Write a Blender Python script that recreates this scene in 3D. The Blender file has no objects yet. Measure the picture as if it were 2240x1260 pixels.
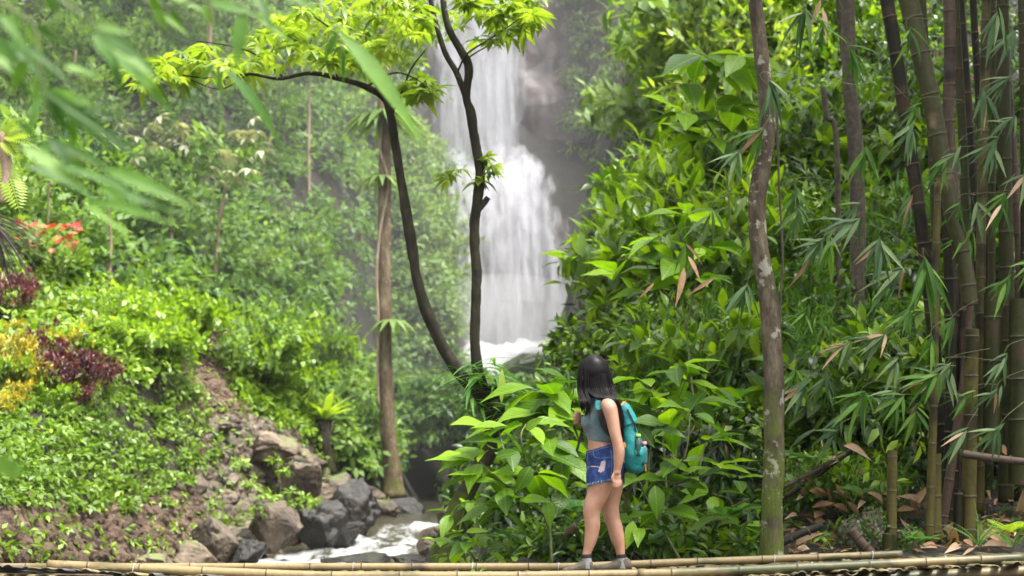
import bpy, bmesh, math, random
import numpy as np
from mathutils import Vector, Matrix

random.seed(11)
rng = np.random.default_rng(11)
SC = bpy.context.scene
COL = SC.collection

# ------------------------------------------------------------------ camera
F = 2240 * 50 / 36.0          # focal length in photograph pixels
HY, CZ = 1000.0, 0.8          # horizon row, camera height above the bridge deck
cam = bpy.data.cameras.new('camera')
cam.lens = 50; cam.sensor_width = 36
cam.shift_y = (HY - 630.0) / 2240.0
cam.clip_start = 0.1; cam.clip_end = 600
cam.dof.use_dof = True
cam.dof.focus_distance = 10.3
cam.dof.aperture_fstop = 2.1
camo = bpy.data.objects.new('camera', cam); COL.objects.link(camo)
camo.location = (0, 0, CZ); camo.rotation_euler = (math.radians(90), 0, 0)
SC.camera = camo

# ------------------------------------------------------------------ sky and sun (bright overcast)
SUN_EL, SUN_AZ = 66.0, 118.0      # azimuth of the sun, degrees clockwise from +Y
world = bpy.data.worlds.new('World'); SC.world = world; world.use_nodes = True
wn = world.node_tree; wn.nodes.clear()
sky = wn.nodes.new('ShaderNodeTexSky'); sky.sky_type = 'NISHITA'; sky.sun_disc = False
sky.sun_elevation = math.radians(SUN_EL); sky.sun_rotation = math.radians(SUN_AZ)
sky.dust_density = 4.0; sky.air_density = 1.0; sky.ozone_density = 1.0
hs = wn.nodes.new('ShaderNodeHueSaturation'); hs.inputs['Saturation'].default_value = 0.12
bg = wn.nodes.new('ShaderNodeBackground'); bg.inputs[1].default_value = 0.112
wo = wn.nodes.new('ShaderNodeOutputWorld')
wn.links.new(sky.outputs[0], hs.inputs['Color']); wn.links.new(hs.outputs[0], bg.inputs[0]); wn.links.new(bg.outputs[0], wo.inputs[0])
sun = bpy.data.lights.new('sun', 'SUN'); sun.energy = 1.5; sun.angle = math.radians(12); sun.color = (1.0, 0.96, 0.88)
suno = bpy.data.objects.new('sun', sun); COL.objects.link(suno)
az, el = math.radians(SUN_AZ), math.radians(SUN_EL)
sdir = Vector((math.sin(az) * math.cos(el), math.cos(az) * math.cos(el), math.sin(el)))
suno.rotation_euler = sdir.to_track_quat('Z', 'Y').to_euler()
suno.location = (0, 0, 30)

vs = SC.view_settings
vs.view_transform = 'Standard'; vs.look = 'None'; vs.gamma = 1.0; vs.use_curve_mapping = False
vs.exposure = 2.6
cy = SC.cycles
SC.render.engine = 'CYCLES'
cy.max_bounces = 6; cy.diffuse_bounces = 3; cy.glossy_bounces = 2; cy.transmission_bounces = 4
cy.transparent_max_bounces = 10; cy.volume_bounces = 0
cy.use_denoising = True
cy.caustics_reflective = False; cy.caustics_refractive = False
cy.sample_clamp_indirect = 6.0

# ------------------------------------------------------------------ helpers
def P(px, py, D):
    """photograph pixel at depth D -> world point"""
    return np.array([(px - 1120.0) / F * D, D, CZ - (py - HY) / F * D])

def nrm(a):
    return a / np.maximum(np.linalg.norm(a, axis=-1, keepdims=True), 1e-9)

def _hash(ix, iy, iz, seed):
    h = (ix * 374761393 + iy * 668265263 + iz * 2147483647 + seed * 1274126177) & 0xFFFFFFFF
    h = ((h ^ (h >> 13)) * 1274126177) & 0xFFFFFFFF
    return ((h ^ (h >> 16)) & 0xFFFF) / 65535.0

def vnoise(p, seed=0):
    p = np.asarray(p, float)
    i = np.floor(p).astype(np.int64); f = p - i; f = f * f * (3 - 2 * f)
    out = 0
    for dx in (0, 1):
        for dy in (0, 1):
            for dz in (0, 1):
                w = (f[..., 0] if dx else 1 - f[..., 0]) * (f[..., 1] if dy else 1 - f[..., 1]) * (f[..., 2] if dz else 1 - f[..., 2])
                out = out + w * _hash(i[..., 0] + dx, i[..., 1] + dy, i[..., 2] + dz, seed)
    return out * 2 - 1

def fbm(p, octv=4, seed=0, gain=0.5):
    p = np.asarray(p, float); a = 1.0; s = 0; t = 0
    for o in range(octv):
        s = s + a * vnoise(p * 2 ** o + 17.3 * o, seed + o); t += a; a *= gain
    return s / t

def mk_mesh(name, V, faces, smooth=True, tint=None, extra=None):
    V = np.asarray(V, np.float32); faces = [np.asarray(f, np.int32) for f in faces if len(f)]
    me = bpy.data.meshes.new(name)
    loops = np.concatenate([f.ravel() for f in faces])
    starts, s = [], 0
    for f in faces:
        k = f.shape[1]; starts.append(s + np.arange(len(f)) * k); s += f.size
    starts = np.concatenate(starts).astype(np.int32)
    me.vertices.add(len(V)); me.vertices.foreach_set('co', V.ravel())
    me.loops.add(len(loops)); me.loops.foreach_set('vertex_index', loops)
    me.polygons.add(len(starts)); me.polygons.foreach_set('loop_start', starts)
    me.update(calc_edges=True)
    me.polygons.foreach_set('use_smooth', np.full(len(starts), smooth))
    if tint is not None:
        at = me.attributes.new('tint', 'FLOAT', 'POINT'); at.data.foreach_set('value', np.asarray(tint, np.float32))
    for k, a in (extra or {}).items():
        at = me.attributes.new(k, 'FLOAT', 'POINT'); at.data.foreach_set('value', np.asarray(a, np.float32))
    return me

class Acc:
    """collects pieces of one mesh"""
    def __init__(s): s.V = []; s.F = []; s.T = []; s.n = 0
    def add(s, V, faces, t=0.5):
        V = np.asarray(V, float)
        s.V.append(V); s.T.append(np.full(len(V), t) if np.isscalar(t) else np.asarray(t))
        for f in faces: s.F.append(np.asarray(f) + s.n)
        s.n += len(V)
        return s
    def mesh(s, name, smooth=True):
        by = {}
        for f in s.F: by.setdefault(f.shape[1], []).append(f)
        return mk_mesh(name, np.concatenate(s.V), [np.concatenate(x) for x in by.values()], smooth, np.concatenate(s.T))

def link(name, data, parent=None, mat=None, loc=None):
    o = bpy.data.objects.new(name, data); COL.objects.link(o)
    if mat is not None and data is not None and not data.materials: data.materials.append(mat)
    if parent is not None: o.parent = parent
    if loc is not None: o.location = Vector([float(c) for c in loc])
    return o

def tag(o, label, cat, group=None):
    o['label'] = label; o['category'] = cat
    if group: o['group'] = group
    return o

def empty(name, loc, label=None, cat=None, group=None):
    o = bpy.data.objects.new(name, None); COL.objects.link(o)
    o.empty_display_size = 0.05
    o.location = Vector([float(c) for c in loc])
    if label: tag(o, label, cat, group)
    return o

def copy_tree(o, parent=None):
    c = o.copy(); COL.objects.link(c)
    if parent is not None: c.parent = parent
    for ch in list(o.children): copy_tree(ch, c)
    return c

def struct(o, kind='structure'):
    o['kind'] = kind; return o

def smooth_path(pts, n):
    """Catmull-Rom through points (any columns)"""
    pts = np.asarray(pts, float)
    if len(pts) < 3:
        t = np.linspace(0, 1, n)[:, None]; return pts[0] * (1 - t) + pts[-1] * t
    p = np.vstack([2 * pts[0] - pts[1], pts, 2 * pts[-1] - pts[-2]])
    t = np.linspace(0, len(pts) - 1 - 1e-6, n); i = t.astype(int); f = (t - i)[:, None]
    a, b, c, d = p[i], p[i + 1], p[i + 2], p[i + 3]
    return 0.5 * (2 * b + (c - a) * f + (2 * a - 5 * b + 4 * c - d) * f ** 2 + (3 * b - a - 3 * c + d) * f ** 3)

def frames(path):
    T = np.gradient(path, axis=0); T = nrm(T)
    N = np.zeros_like(T); ref = np.array([0, 1, 0]) if abs(T[0][1]) < .9 else np.array([1, 0, 0])
    n = nrm(np.cross(np.cross(T[0], ref), T[0])); N[0] = n
    for i in range(1, len(T)):
        n = N[i - 1] - T[i] * np.dot(N[i - 1], T[i]); N[i] = nrm(n)
    return T, N, np.cross(T, N)

def tube(path, rad, sides=8, cap=True, rough=0.0, seed=0, flat=None):
    path = np.asarray(path, float); n = len(path)
    rad = np.broadcast_to(np.asarray(rad, float), (n,))
    T, N, B = frames(path)
    a = np.linspace(0, 2 * np.pi, sides, endpoint=False)
    ca, sa = np.cos(a)[None, :, None], np.sin(a)[None, :, None]
    r = rad[:, None, None]
    if rough:
        q = path[:, None, :] / (rad.max() * 2.2) + np.stack([ca[..., 0] + 0 * r[..., 0], sa[..., 0] + 0 * r[..., 0], 0 * (ca * r)[..., 0]], -1)
        r = r * (1 + rough * fbm(q, 4, seed, .6)[..., None])
    sb = 1.0 if flat is None else flat
    V = path[:, None, :] + r * (ca * N[:, None, :] + sb * sa * B[:, None, :])
    i = np.arange(n - 1)[:, None] * sides; j = np.arange(sides)[None, :]; j2 = (j + 1) % sides
    Q = np.stack([i + j, i + j2, i + sides + j2, i + sides + j], -1).reshape(-1, 4)
    fs = [Q]; V = V.reshape(-1, 3)
    if cap:
        V = np.vstack([V, path[:1], path[-1:]]); k = n * sides; j = np.arange(sides); j2 = (j + 1) % sides
        fs.append(np.vstack([np.stack([0 * j + k, j2, j], -1), np.stack([0 * j + k + 1, (n - 1) * sides + j, (n - 1) * sides + j2], -1)]))
    return V, fs

def basis(d, n):
    d = nrm(d); z = nrm(n - (n * d).sum(-1, keepdims=True) * d); x = np.cross(d, z)
    return np.stack([x, d, z], -1)        # columns: lateral, along, normal

def leaf_tpl(width=0.4, segs=6, fold=0.12, droop=0.15, peak=0.42, power=1.0, wave=0.0):
    """leaf along +Y, length 1, returns V, faces"""
    t = np.linspace(0, 1, segs + 1)
    w = np.where(t < peak, np.sin(np.clip(t / peak, 0, 1) * np.pi / 2) ** power, np.cos(np.clip((t - peak) / (1 - peak), 0, 1) * np.pi / 2) ** 1.15)
    w = np.maximum(w * width / 2, 0.006)
    z = -droop * t ** 2
    zz = wave * np.sin(t * 9)
    L = np.stack([-w, t, z + fold * w * 2 + zz * w * 2], -1); M = np.stack([0 * t, t, z], -1); R = np.stack([w, t, z + fold * w * 2 - zz * w * 2], -1)
    V = np.stack([L, M, R], 1).reshape(-1, 3)
    i = np.arange(segs)[:, None] * 3
    Q = np.vstack([np.hstack([i, i + 1, i + 4, i + 3]), np.hstack([i + 1, i + 2, i + 5, i + 4])])
    return V, [Q]

def kite(width=0.45, fold=0.1, droop=0.12, peak=0.42):
    w = width / 2
    V = np.array([[0, 0, 0], [-w, peak, fold * w - droop * peak ** 2], [0, peak + .05, -droop * peak ** 2], [w, peak, fold * w - droop * peak ** 2], [0, 1, -droop]])
    return V, [np.array([[0, 2, 1], [0, 3, 2], [2, 3, 4], [1, 2, 4]])]

def diamond(width=0.5, droop=0.15):
    w = width / 2
    V = np.array([[0, 0, 0], [w, .45, -.02], [0, 1, -droop], [-w, .45, -.02]])
    return V, [np.array([[0, 1, 2], [0, 2, 3]])]

def merge_tpl(items):
    a = Acc()
    for V, f in items: a.add(V, f)
    by = {}
    for f in a.F: by.setdefault(f.shape[1], []).append(f)
    return np.concatenate(a.V), [np.concatenate(x) for x in by.values()]

def xf(tpl, R, s, T):
    V, f = tpl
    return (V * s) @ np.asarray(R).T + T, f

def scatter(tpl, Rm, S, T, tint):
    """N copies of the template in one vertex array"""
    V, fs = tpl; N = len(T); m = len(V)
    VV = np.einsum('nij,mj->nmi', Rm, V) * np.asarray(S)[:, None, None] + T[:, None, :]
    off = (np.arange(N) * m)[:, None, None]
    return VV.reshape(-1, 3), [(f[None] + off).reshape(-1, f.shape[1]) for f in fs], np.repeat(tint, m)

# ------------------------------------------------------------------ materials
def newmat(name):
    m = bpy.data.materials.new(name); m.use_nodes = True; nt = m.node_tree; nt.nodes.clear()
    return m, nt
def N(nt, t, **kw):
    n = nt.nodes.new(t)
    for k, v in kw.items():
        if k.startswith('i_'):
            k2 = k[2:]; n.inputs[int(k2) if k2.isdigit() else k2.replace('_', ' ')].default_value = v
        else: setattr(n, k, v)
    return n
def L(nt, a, b): nt.links.new(a, b)
def rgb(*c): return (c[0], c[1], c[2], 1.0)
def ramp(nt, src, stops):
    r = N(nt, 'ShaderNodeValToRGB'); e = r.color_ramp.elements
    while len(e) < len(stops): e.new(0.5)
    for el, (p, c) in zip(e, stops):
        el.position = p; el.color = rgb(*c) if len(c) == 3 else c
    L(nt, src, r.inputs[0]); return r
def noise(nt, scale, detail=4, rough=0.55, vec=None, dim='3D'):
    n = N(nt, 'ShaderNodeTexNoise'); n.inputs['Scale'].default_value = scale; n.inputs['Detail'].default_value = detail; n.inputs['Roughness'].default_value = rough
    if vec is not None: L(nt, vec, n.inputs['Vector'])
    return n
def mixc(nt, fac, a, b, mode='MIX'):
    m = N(nt, 'ShaderNodeMix', data_type='RGBA', blend_type=mode)
    for sock, v in ((m.inputs[0], fac), (m.inputs[6], a), (m.inputs[7], b)):
        if hasattr(v, 'links'): L(nt, v, sock)
        else: sock.default_value = v if not isinstance(v, tuple) or len(v) == 4 else rgb(*v)
    return m.outputs[2]
def bump(nt, h, strength=0.4, dist=0.02):
    b = N(nt, 'ShaderNodeBump'); b.inputs['Strength'].default_value = strength; b.inputs['Distance'].default_value = dist
    L(nt, h, b.inputs['Height']); return b.outputs[0]
def out(nt, sh):
    o = N(nt, 'ShaderNodeOutputMaterial'); L(nt, sh, o.inputs[0]); return o

def leaf_mat(name, cols, rough=0.42, transl=0.38, spec=0.5, veins=False, tcol=1.5):
    """cols: dark, mid, light leaf colours picked by the per-leaf tint"""
    m, nt = newmat(name)
    at = N(nt, 'ShaderNodeAttribute', attribute_name='tint')
    oi = N(nt, 'ShaderNodeObjectInfo')
    ad = N(nt, 'ShaderNodeMath', operation='MULTIPLY_ADD', i_1=0.24, i_2=-0.12); L(nt, oi.outputs['Random'], ad.inputs[0])
    su = N(nt, 'ShaderNodeMath', operation='ADD'); L(nt, at.outputs['Fac'], su.inputs[0]); L(nt, ad.outputs[0], su.inputs[1])
    r = ramp(nt, su.outputs[0], [(i / (len(cols) - 1), c) for i, c in enumerate(cols)])
    tc = N(nt, 'ShaderNodeTexCoord')
    nz = noise(nt, 9.0, 2, vec=tc.outputs['Object'])
    col = mixc(nt, 0.35, r.outputs[0], ramp(nt, nz.outputs['Fac'], [(0.3, (.55, .55, .55)), (0.7, (1.25, 1.25, 1.2))]).outputs[0], 'MULTIPLY')
    normal = None
    if veins:
        sp = N(nt, 'ShaderNodeSeparateXYZ'); L(nt, tc.outputs['Object'], sp.inputs[0])
        ab = N(nt, 'ShaderNodeMath', operation='ABSOLUTE'); L(nt, sp.outputs[0], ab.inputs[0])
        k = N(nt, 'ShaderNodeMath', operation='MULTIPLY_ADD', i_1=-0.9); L(nt, ab.outputs[0], k.inputs[0]); L(nt, sp.outputs[1], k.inputs[2])
        sn = N(nt, 'ShaderNodeMath', operation='SINE'); mu = N(nt, 'ShaderNodeMath', operation='MULTIPLY', i_1=62.0)
        L(nt, k.outputs[0], mu.inputs[0]); L(nt, mu.outputs[0], sn.inputs[0])
        vr = ramp(nt, sn.outputs[0], [(0.0, (.0, .0, .0)), (0.93, (0, 0, 0)), (1.0, (1, 1, 1))])
        rb = ramp(nt, ab.outputs[0], [(0.0, (1, 1, 1)), (0.012, (1, 1, 1)), (0.02, (0, 0, 0))])
        vm = N(nt, 'ShaderNodeMath', operation='MAXIMUM'); L(nt, vr.outputs[0], vm.inputs[0]); L(nt, rb.outputs[0], vm.inputs[1])
        v5 = N(nt, 'ShaderNodeMath', operation='MULTIPLY', i_1=0.16); L(nt, vm.outputs[0], v5.inputs[0])
        col = mixc(nt, v5.outputs[0], col, tuple(min(1, c * 1.9) for c in cols[-1]))
        normal = bump(nt, sn.outputs[0], 0.2, 0.003)
    pb = N(nt, 'ShaderNodeBsdfPrincipled', i_Roughness=rough); L(nt, col, pb.inputs['Base Color'])
    pb.inputs['Specular IOR Level'].default_value = spec
    tr = N(nt, 'ShaderNodeBsdfTranslucent')
    tcx = mixc(nt, 1.0, col, rgb(tcol, tcol * 1.0, tcol * 0.45), 'MULTIPLY'); L(nt, tcx, tr.inputs[0])
    if normal is not None: L(nt, normal, pb.inputs['Normal'])
    mx = N(nt, 'ShaderNodeMixShader', i_0=transl); L(nt, pb.outputs[0], mx.inputs[1]); L(nt, tr.outputs[0], mx.inputs[2])
    out(nt, mx.outputs[0]); return m

def simple_mat(name, cols, scale=6, rough=0.6, bump_s=0.3, bump_d=0.01, spec=0.4, detail=5, stretch=None, coord='Object', rand=0.0):
    m, nt = newmat(name)
    tc = N(nt, 'ShaderNodeTexCoord'); vec = tc.outputs[coord]
    if stretch:
        mp = N(nt, 'ShaderNodeMapping'); mp.inputs['Scale'].default_value = stretch; L(nt, vec, mp.inputs[0]); vec = mp.outputs[0]
    nz = noise(nt, scale, detail, vec=vec)
    r = ramp(nt, nz.outputs['Fac'], [(0.25 + 0.5 * i / max(1, len(cols) - 1), c) for i, c in enumerate(cols)])
    col = r.outputs[0]
    if rand:
        oi = N(nt, 'ShaderNodeObjectInfo')
        rr = ramp(nt, oi.outputs['Random'], [(0, (1 - rand,) * 3), (1, (1 + rand,) * 3)])
        col = mixc(nt, 1.0, col, rr.outputs[0], 'MULTIPLY')
    pb = N(nt, 'ShaderNodeBsdfPrincipled', i_Roughness=rough); L(nt, col, pb.inputs['Base Color']); pb.inputs['Specular IOR Level'].default_value = spec
    nz2 = noise(nt, scale * 3, 5, vec=vec)
    if bump_s: L(nt, bump(nt, nz2.outputs['Fac'], bump_s, bump_d), pb.inputs['Normal'])
    out(nt, pb.outputs[0]); return m

def rock_mat(name, dark, mid, light, moss=0.5, mosscol=(.07, .10, .02), scale=1.6, rough=0.75, wet=False):
    m, nt = newmat(name)
    tc = N(nt, 'ShaderNodeTexCoord'); g = N(nt, 'ShaderNodeNewGeometry')
    n1 = noise(nt, scale, 8, 0.65, g.outputs['Position']); n2 = noise(nt, scale * 6, 6, 0.7, g.outputs['Position'])
    c = ramp(nt, n1.outputs['Fac'], [(0.28, dark), (0.5, mid), (0.74, light)]).outputs[0]
    c = mixc(nt, 0.6, c, ramp(nt, n2.outputs['Fac'], [(0.3, (.28, .28, .28)), (0.65, (1.35, 1.3, 1.22))]).outputs[0], 'MULTIPLY')
    vo = N(nt, 'ShaderNodeTexVoronoi', feature='DISTANCE_TO_EDGE'); vo.inputs['Scale'].default_value = scale * 1.5
    vw = mixc(nt, .35, g.outputs['Position'], n1.outputs['Color']); L(nt, vw, vo.inputs['Vector'])
    c = mixc(nt, ramp(nt, vo.outputs['Distance'], [(0.0, (.85, .85, .85)), (0.045, (0, 0, 0))]).outputs[0], c, tuple(x * .35 for x in dark))
    sp = N(nt, 'ShaderNodeSeparateXYZ'); L(nt, g.outputs['Normal'], sp.inputs[0])
    n3 = noise(nt, scale * 1.3, 5, 0.6, g.outputs['Position'])
    mm = N(nt, 'ShaderNodeMath', operation='MULTIPLY_ADD', i_1=0.55, i_2=-0.62 + moss * 0.5); L(nt, sp.outputs[2], mm.inputs[0])
    ms = N(nt, 'ShaderNodeMath', operation='ADD'); L(nt, mm.outputs[0], ms.inputs[0]); L(nt, n3.outputs['Fac'], ms.inputs[1])
    mr = ramp(nt, ms.outputs[0], [(0.52, (0, 0, 0)), (0.66, (1, 1, 1))])
    mc = mixc(nt, n2.outputs['Fac'], tuple(x * .5 for x in mosscol), tuple(x * 1.5 for x in mosscol))
    c = mixc(nt, mr.outputs[0], c, mc)
    pb = N(nt, 'ShaderNodeBsdfPrincipled', i_Roughness=rough); L(nt, c, pb.inputs['Base Color'])
    h = N(nt, 'ShaderNodeMath', operation='ADD'); L(nt, n2.outputs['Fac'], h.inputs[0]); L(nt, n1.outputs['Fac'], h.inputs[1])
    L(nt, bump(nt, h.outputs[0], 0.8, 0.06), pb.inputs['Normal'])
    out(nt, pb.outputs[0]); return m

def bark_mat(name, dark, mid, light, lichen=None, mossc=None, scale=7.0, lich_amt=0.62):
    m, nt = newmat(name)
    tc = N(nt, 'ShaderNodeTexCoord')
    mp = N(nt, 'ShaderNodeMapping'); mp.inputs['Scale'].default_value = (1, 1, 0.35); L(nt, tc.outputs['Object'], mp.inputs[0])
    n1 = noise(nt, scale, 7, 0.65, mp.outputs[0]); n2 = noise(nt, scale * 7, 5, 0.6, mp.outputs[0])
    c = ramp(nt, n1.outputs['Fac'], [(0.3, dark), (0.5, mid), (0.72, light)]).outputs[0]
    c = mixc(nt, 0.55, c, ramp(nt, n2.outputs['Fac'], [(0.3, (.4, .4, .4)), (0.65, (1.25, 1.2, 1.15))]).outputs[0], 'MULTIPLY')
    if mossc:
        n4 = noise(nt, scale * .5, 5, 0.6, tc.outputs['Object'])
        sp = N(nt, 'ShaderNodeSeparateXYZ'); L(nt, tc.outputs['Object'], sp.inputs[0])
        zz = N(nt, 'ShaderNodeMath', operation='MULTIPLY_ADD', i_1=-0.16, i_2=0.22); L(nt, sp.outputs[2], zz.inputs[0])
        ad = N(nt, 'ShaderNodeMath', operation='ADD'); L(nt, zz.outputs[0], ad.inputs[0]); L(nt, n4.outputs['Fac'], ad.inputs[1])
        c = mixc(nt, ramp(nt, ad.outputs[0], [(0.5, (0, 0, 0)), (0.68, (.85, .85, .85))]).outputs[0], c, mixc(nt, n2.outputs['Fac'], tuple(x * .5 for x in mossc), tuple(x * 1.4 for x in mossc)))
    if lichen:
        n3 = noise(nt, scale * .75, 6, 0.62, tc.outputs['Object'])
        c = mixc(nt, ramp(nt, n3.outputs['Fac'], [(lich_amt, (0, 0, 0)), (lich_amt + .05, (.8, .8, .8))]).outputs[0], c, lichen)
    pb = N(nt, 'ShaderNodeBsdfPrincipled', i_Roughness=0.85); L(nt, c, pb.inputs['Base Color']); pb.inputs['Specular IOR Level'].default_value = 0.25
    L(nt, bump(nt, n2.outputs['Fac'], 0.7, 0.012), pb.inputs['Normal'])
    out(nt, pb.outputs[0]); return m
# ------------------------------------------------------------------ palette
M = {}
M['hill'] = leaf_mat('hillside_leaf', [(.034, .082, .020), (.105, .195, .040), (.22, .335, .070)], 0.55, 0.42, 0.35)
M['lime'] = leaf_mat('lime_leaf', [(.07, .14, .010), (.17, .29, .018), (.31, .45, .035)], 0.45, 0.42)
M['forest'] = leaf_mat('forest_leaf', [(.004, .016, .002), (.055, .125, .003), (.225, .360, .006)], 0.34, 0.42, 0.5)
M['ivy'] = leaf_mat('ivy_leaf', [(.05, .105, .010), (.135, .235, .020), (.27, .40, .035)], 0.5, 0.35)
M['far'] = leaf_mat('cliff_plant_leaf', [(.06, .11, .025), (.12, .20, .04), (.20, .30, .06)], 0.6, 0.35)
M['canopy'] = leaf_mat('canopy_leaf', [(.045, .095, .006), (.125, .21, .012), (.27, .35, .045)], 0.40, 0.48, 0.5)
M['broad'] = leaf_mat('broad_leaf', [(.016, .055, .002), (.075, .170, .004), (.215, .36, .008)], 0.42, 0.45, 0.35, veins=True)
M['bamboo_leaf'] = leaf_mat('bamboo_leaf', [(.022, .065, .018), (.060, .125, .036), (.15, .205, .08)], 0.5, 0.35, 0.35)
M['bamboo_green'] = leaf_mat('bamboo_fresh_leaf', [(.022, .075, .008), (.060, .155, .012), (.15, .27, .03)], 0.52, 0.42, 0.3)
M['pale'] = leaf_mat('pale_leaf', [(.16, .20, .11), (.27, .29, .19), (.40, .40, .30)], 0.55, 0.25)
M['maroon'] = leaf_mat('maroon_leaf', [(.022, .008, .010), (.075, .012, .024), (.17, .028, .042)], 0.4, 0.3)
M['yellow'] = leaf_mat('yellow_leaf', [(.15, .17, .012), (.40, .32, .02), (.60, .48, .05)], 0.45, 0.35, tcol=1.1)
M['red'] = leaf_mat('red_petal', [(.40, .045, .03), (.52, .08, .05), (.60, .18, .10)], 0.5, 0.35, tcol=1.0)
M['pink'] = leaf_mat('pink_petal', [(.45, .18, .35), (.6, .3, .5), (.7, .5, .65)], 0.5, 0.35, tcol=1.0)
M['dry'] = leaf_mat('dry_leaf', [(.16, .085, .045), (.32, .19, .11), (.50, .36, .24)], 0.6, 0.2, 0.3)
M['fern_yellow'] = leaf_mat('nest_fern_leaf', [(.16, .26, .015), (.30, .42, .03), (.46, .55, .06)], 0.4, 0.45)  # brighter yellow-green leaf for some ferns and one strap leaf
M['fern'] = leaf_mat('fern_leaf', [(.03, .10, .015), (.06, .17, .02), (.12, .26, .03)], 0.5, 0.4)
M['stem'] = simple_mat('green_stem', [(.035, .05, .015), (.08, .10, .03), (.12, .12, .05)], 14, 0.7)
M['twig'] = simple_mat('brown_twig', [(.018, .013, .009), (.045, .034, .022), (.085, .068, .046)], 14, 0.8)

# ------------------------------------------------------------------ terrain
CP = [  # photograph pixel, depth  -> points on the ground
    (-500, 1250, 11.5), (0, 1252, 14), (300, 1252, 15.5), (500, 1245, 19),
    (-500, 1100, 14), (0, 1100, 16.5), (300, 1100, 19), (500, 1100, 23), (590, 1170, 25),
    (-500, 900, 17.5), (0, 950, 19), (300, 950, 22.5), (500, 950, 26.5), (640, 1000, 28), (690, 1090, 29.5),
    (-500, 700, 21), (0, 800, 22), (300, 800, 26), (450, 850, 29), (600, 900, 31), (740, 960, 33), (760, 1080, 33),
    (-500, 500, 26), (0, 650, 25.5), (300, 650, 30), (450, 715, 34), (600, 770, 36), (740, 860, 37), (840, 1075, 36), (860, 980, 39),
    (-500, 250, 33), (0, 450, 31), (300, 450, 36), (500, 560, 40), (700, 620, 44), (830, 760, 46), (870, 900, 46),
    (0, 200, 40), (400, 200, 46), (700, 300, 52), (850, 500, 54), (950, 660, 60), (930, 800, 56),
    (-400, 0, 42), (0, 0, 46), (400, 0, 54), (700, 0, 60), (880, 250, 66), (0, -300, 52), (500, -300, 62), (860, -100, 74),
    # right bank and slope
    (1010, 1240, 15), (1100, 1238, 12.2), (1300, 1240, 12), (1700, 1222, 11.6), (2240, 1190, 12), (2700, 1150, 12.5),
    (1050, 1150, 20), (1040, 1120, 30), (1060, 1080, 38), (1100, 900, 46),
    (1500, 1160, 13.5), (1900, 1120, 13.8), (2240, 1040, 14.2), (2700, 950, 15),
    (1200, 1050, 19), (1300, 1000, 17), (1600, 980, 16), (2000, 930, 16.2), (2240, 850, 16.5),
    (1180, 930, 26), (1300, 820, 21), (1600, 740, 19.5), (2000, 650, 19.5), (2400, 560, 19.5),
    (1235, 850, 40), (1335, 640, 30), (1600, 450, 25), (2000, 320, 25), (2400, 250, 25),
    (1290, 790, 58), (1345, 400, 50), (1450, 200, 38), (1700, 50, 34), (2200, 0, 33),
    (1350, 100, 60), (1430, -100, 52), (1800, -300, 45), (2600, -300, 42),
]
cpw = [P(*c) for c in CP]
cpw += [np.array(c, float) for c in [
    (-8, 8, -0.2), (-5, 4, -0.6), (-14, 4, 0.6), (-8, -4, -0.3), (4.2, 9, 0.02), (4.2, 6, -0.1), (5.5, 10.2, 0.05), (8, 3, 0.2), (4, -4, -0.2), (14, 8, 2.0),
    (-1.0, 52, -0.3), (-2.2, 55, 1.2), (-1, 66, 4.2), (1.5, 66, 4.2), (-2, 62, 3.8), (0.5, 61, 3.8), (2.5, 63, 4.4), (-40, 60, 24), (-40, 30, 16), (-40, 0, 10), (40, 60, 24), (40, 30, 16), (40, 0, 10),
    (-10, 90, 34), (10, 90, 34), (-40, 100, 40), (40, 100, 40), (0, 110, 40)]]
cpw = np.array(cpw)
def _rbf_fit(X, Z):
    n = len(X); A = np.linalg.norm(X[:, None] - X[None], axis=-1) + np.eye(n) * 0.15
    Pm = np.hstack([np.ones((n, 1)), X]); K = np.zeros((n + 3, n + 3)); K[:n, :n] = A; K[:n, n:] = Pm; K[n:, :n] = Pm.T
    return np.linalg.solve(K, np.concatenate([Z, np.zeros(3)]))
RW = _rbf_fit(cpw[:, :2], cpw[:, 2])

STREAM = smooth_path([(-1.4, 58), (-1.7, 50), (-1.75, 44), (-2.0, 38), (-2.55, 33), (-3.1, 28.5), (-3.5, 25), (-3.2, 20), (-2.9, 14), (-2.6, 8), (-2.4, 0), (-2.4, -6)], 160)
SW = np.interp(STREAM[:, 1], [-6, 10, 20, 26, 30, 36, 44, 58], [1.9, 1.9, 2.0, 1.6, 1.0, 0.75, 1.0, 1.2])     # half widths
def level(y): return np.interp(y, [-6, 20, 26, 28.5, 31.5, 34.5, 37, 60], [-1.3, -1.22, -1.16, -1.08, -0.86, -0.66, -0.58, -0.52])

def H(x, y, detail=True):
    x = np.asarray(x, float); y = np.asarray(y, float); sh = x.shape
    q = np.stack([x.ravel(), y.ravel()], -1); z = np.empty(len(q))
    X = cpw[:, :2]; dmin = np.empty(len(q)); wid = np.empty(len(q))
    for i in range(0, len(q), 20000):
        b = q[i:i + 20000]
        z[i:i + 20000] = np.linalg.norm(b[:, None] - X[None], axis=-1) @ RW[:-3] + RW[-3] + b @ RW[-2:]
        d = np.linalg.norm(b[:, None] - STREAM[None], axis=-1); k = d.argmin(1)
        dmin[i:i + 20000] = d[np.arange(len(b)), k]; wid[i:i + 20000] = SW[k]
    if detail:
        p3 = np.stack([q[:, 0], q[:, 1], 0 * q[:, 0]], -1)
        z = z + 0.22 * fbm(p3 * 0.5, 4, 3) + np.where(q[:, 0] < 0, .16, .05) * fbm(p3 * 1.9, 4, 9, .65)
    lv = level(q[:, 1])
    e = dmin - wid
    bank = lv - 0.28 + np.clip(e, -1, 0) * 0.2 + np.clip(e, 0, 99) * 1.25
    bank = bank + np.clip(e, 0, 99) ** 2 * .5
    z = np.minimum(z, np.maximum(bank, lv - 0.6))
    return z.reshape(sh)

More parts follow.
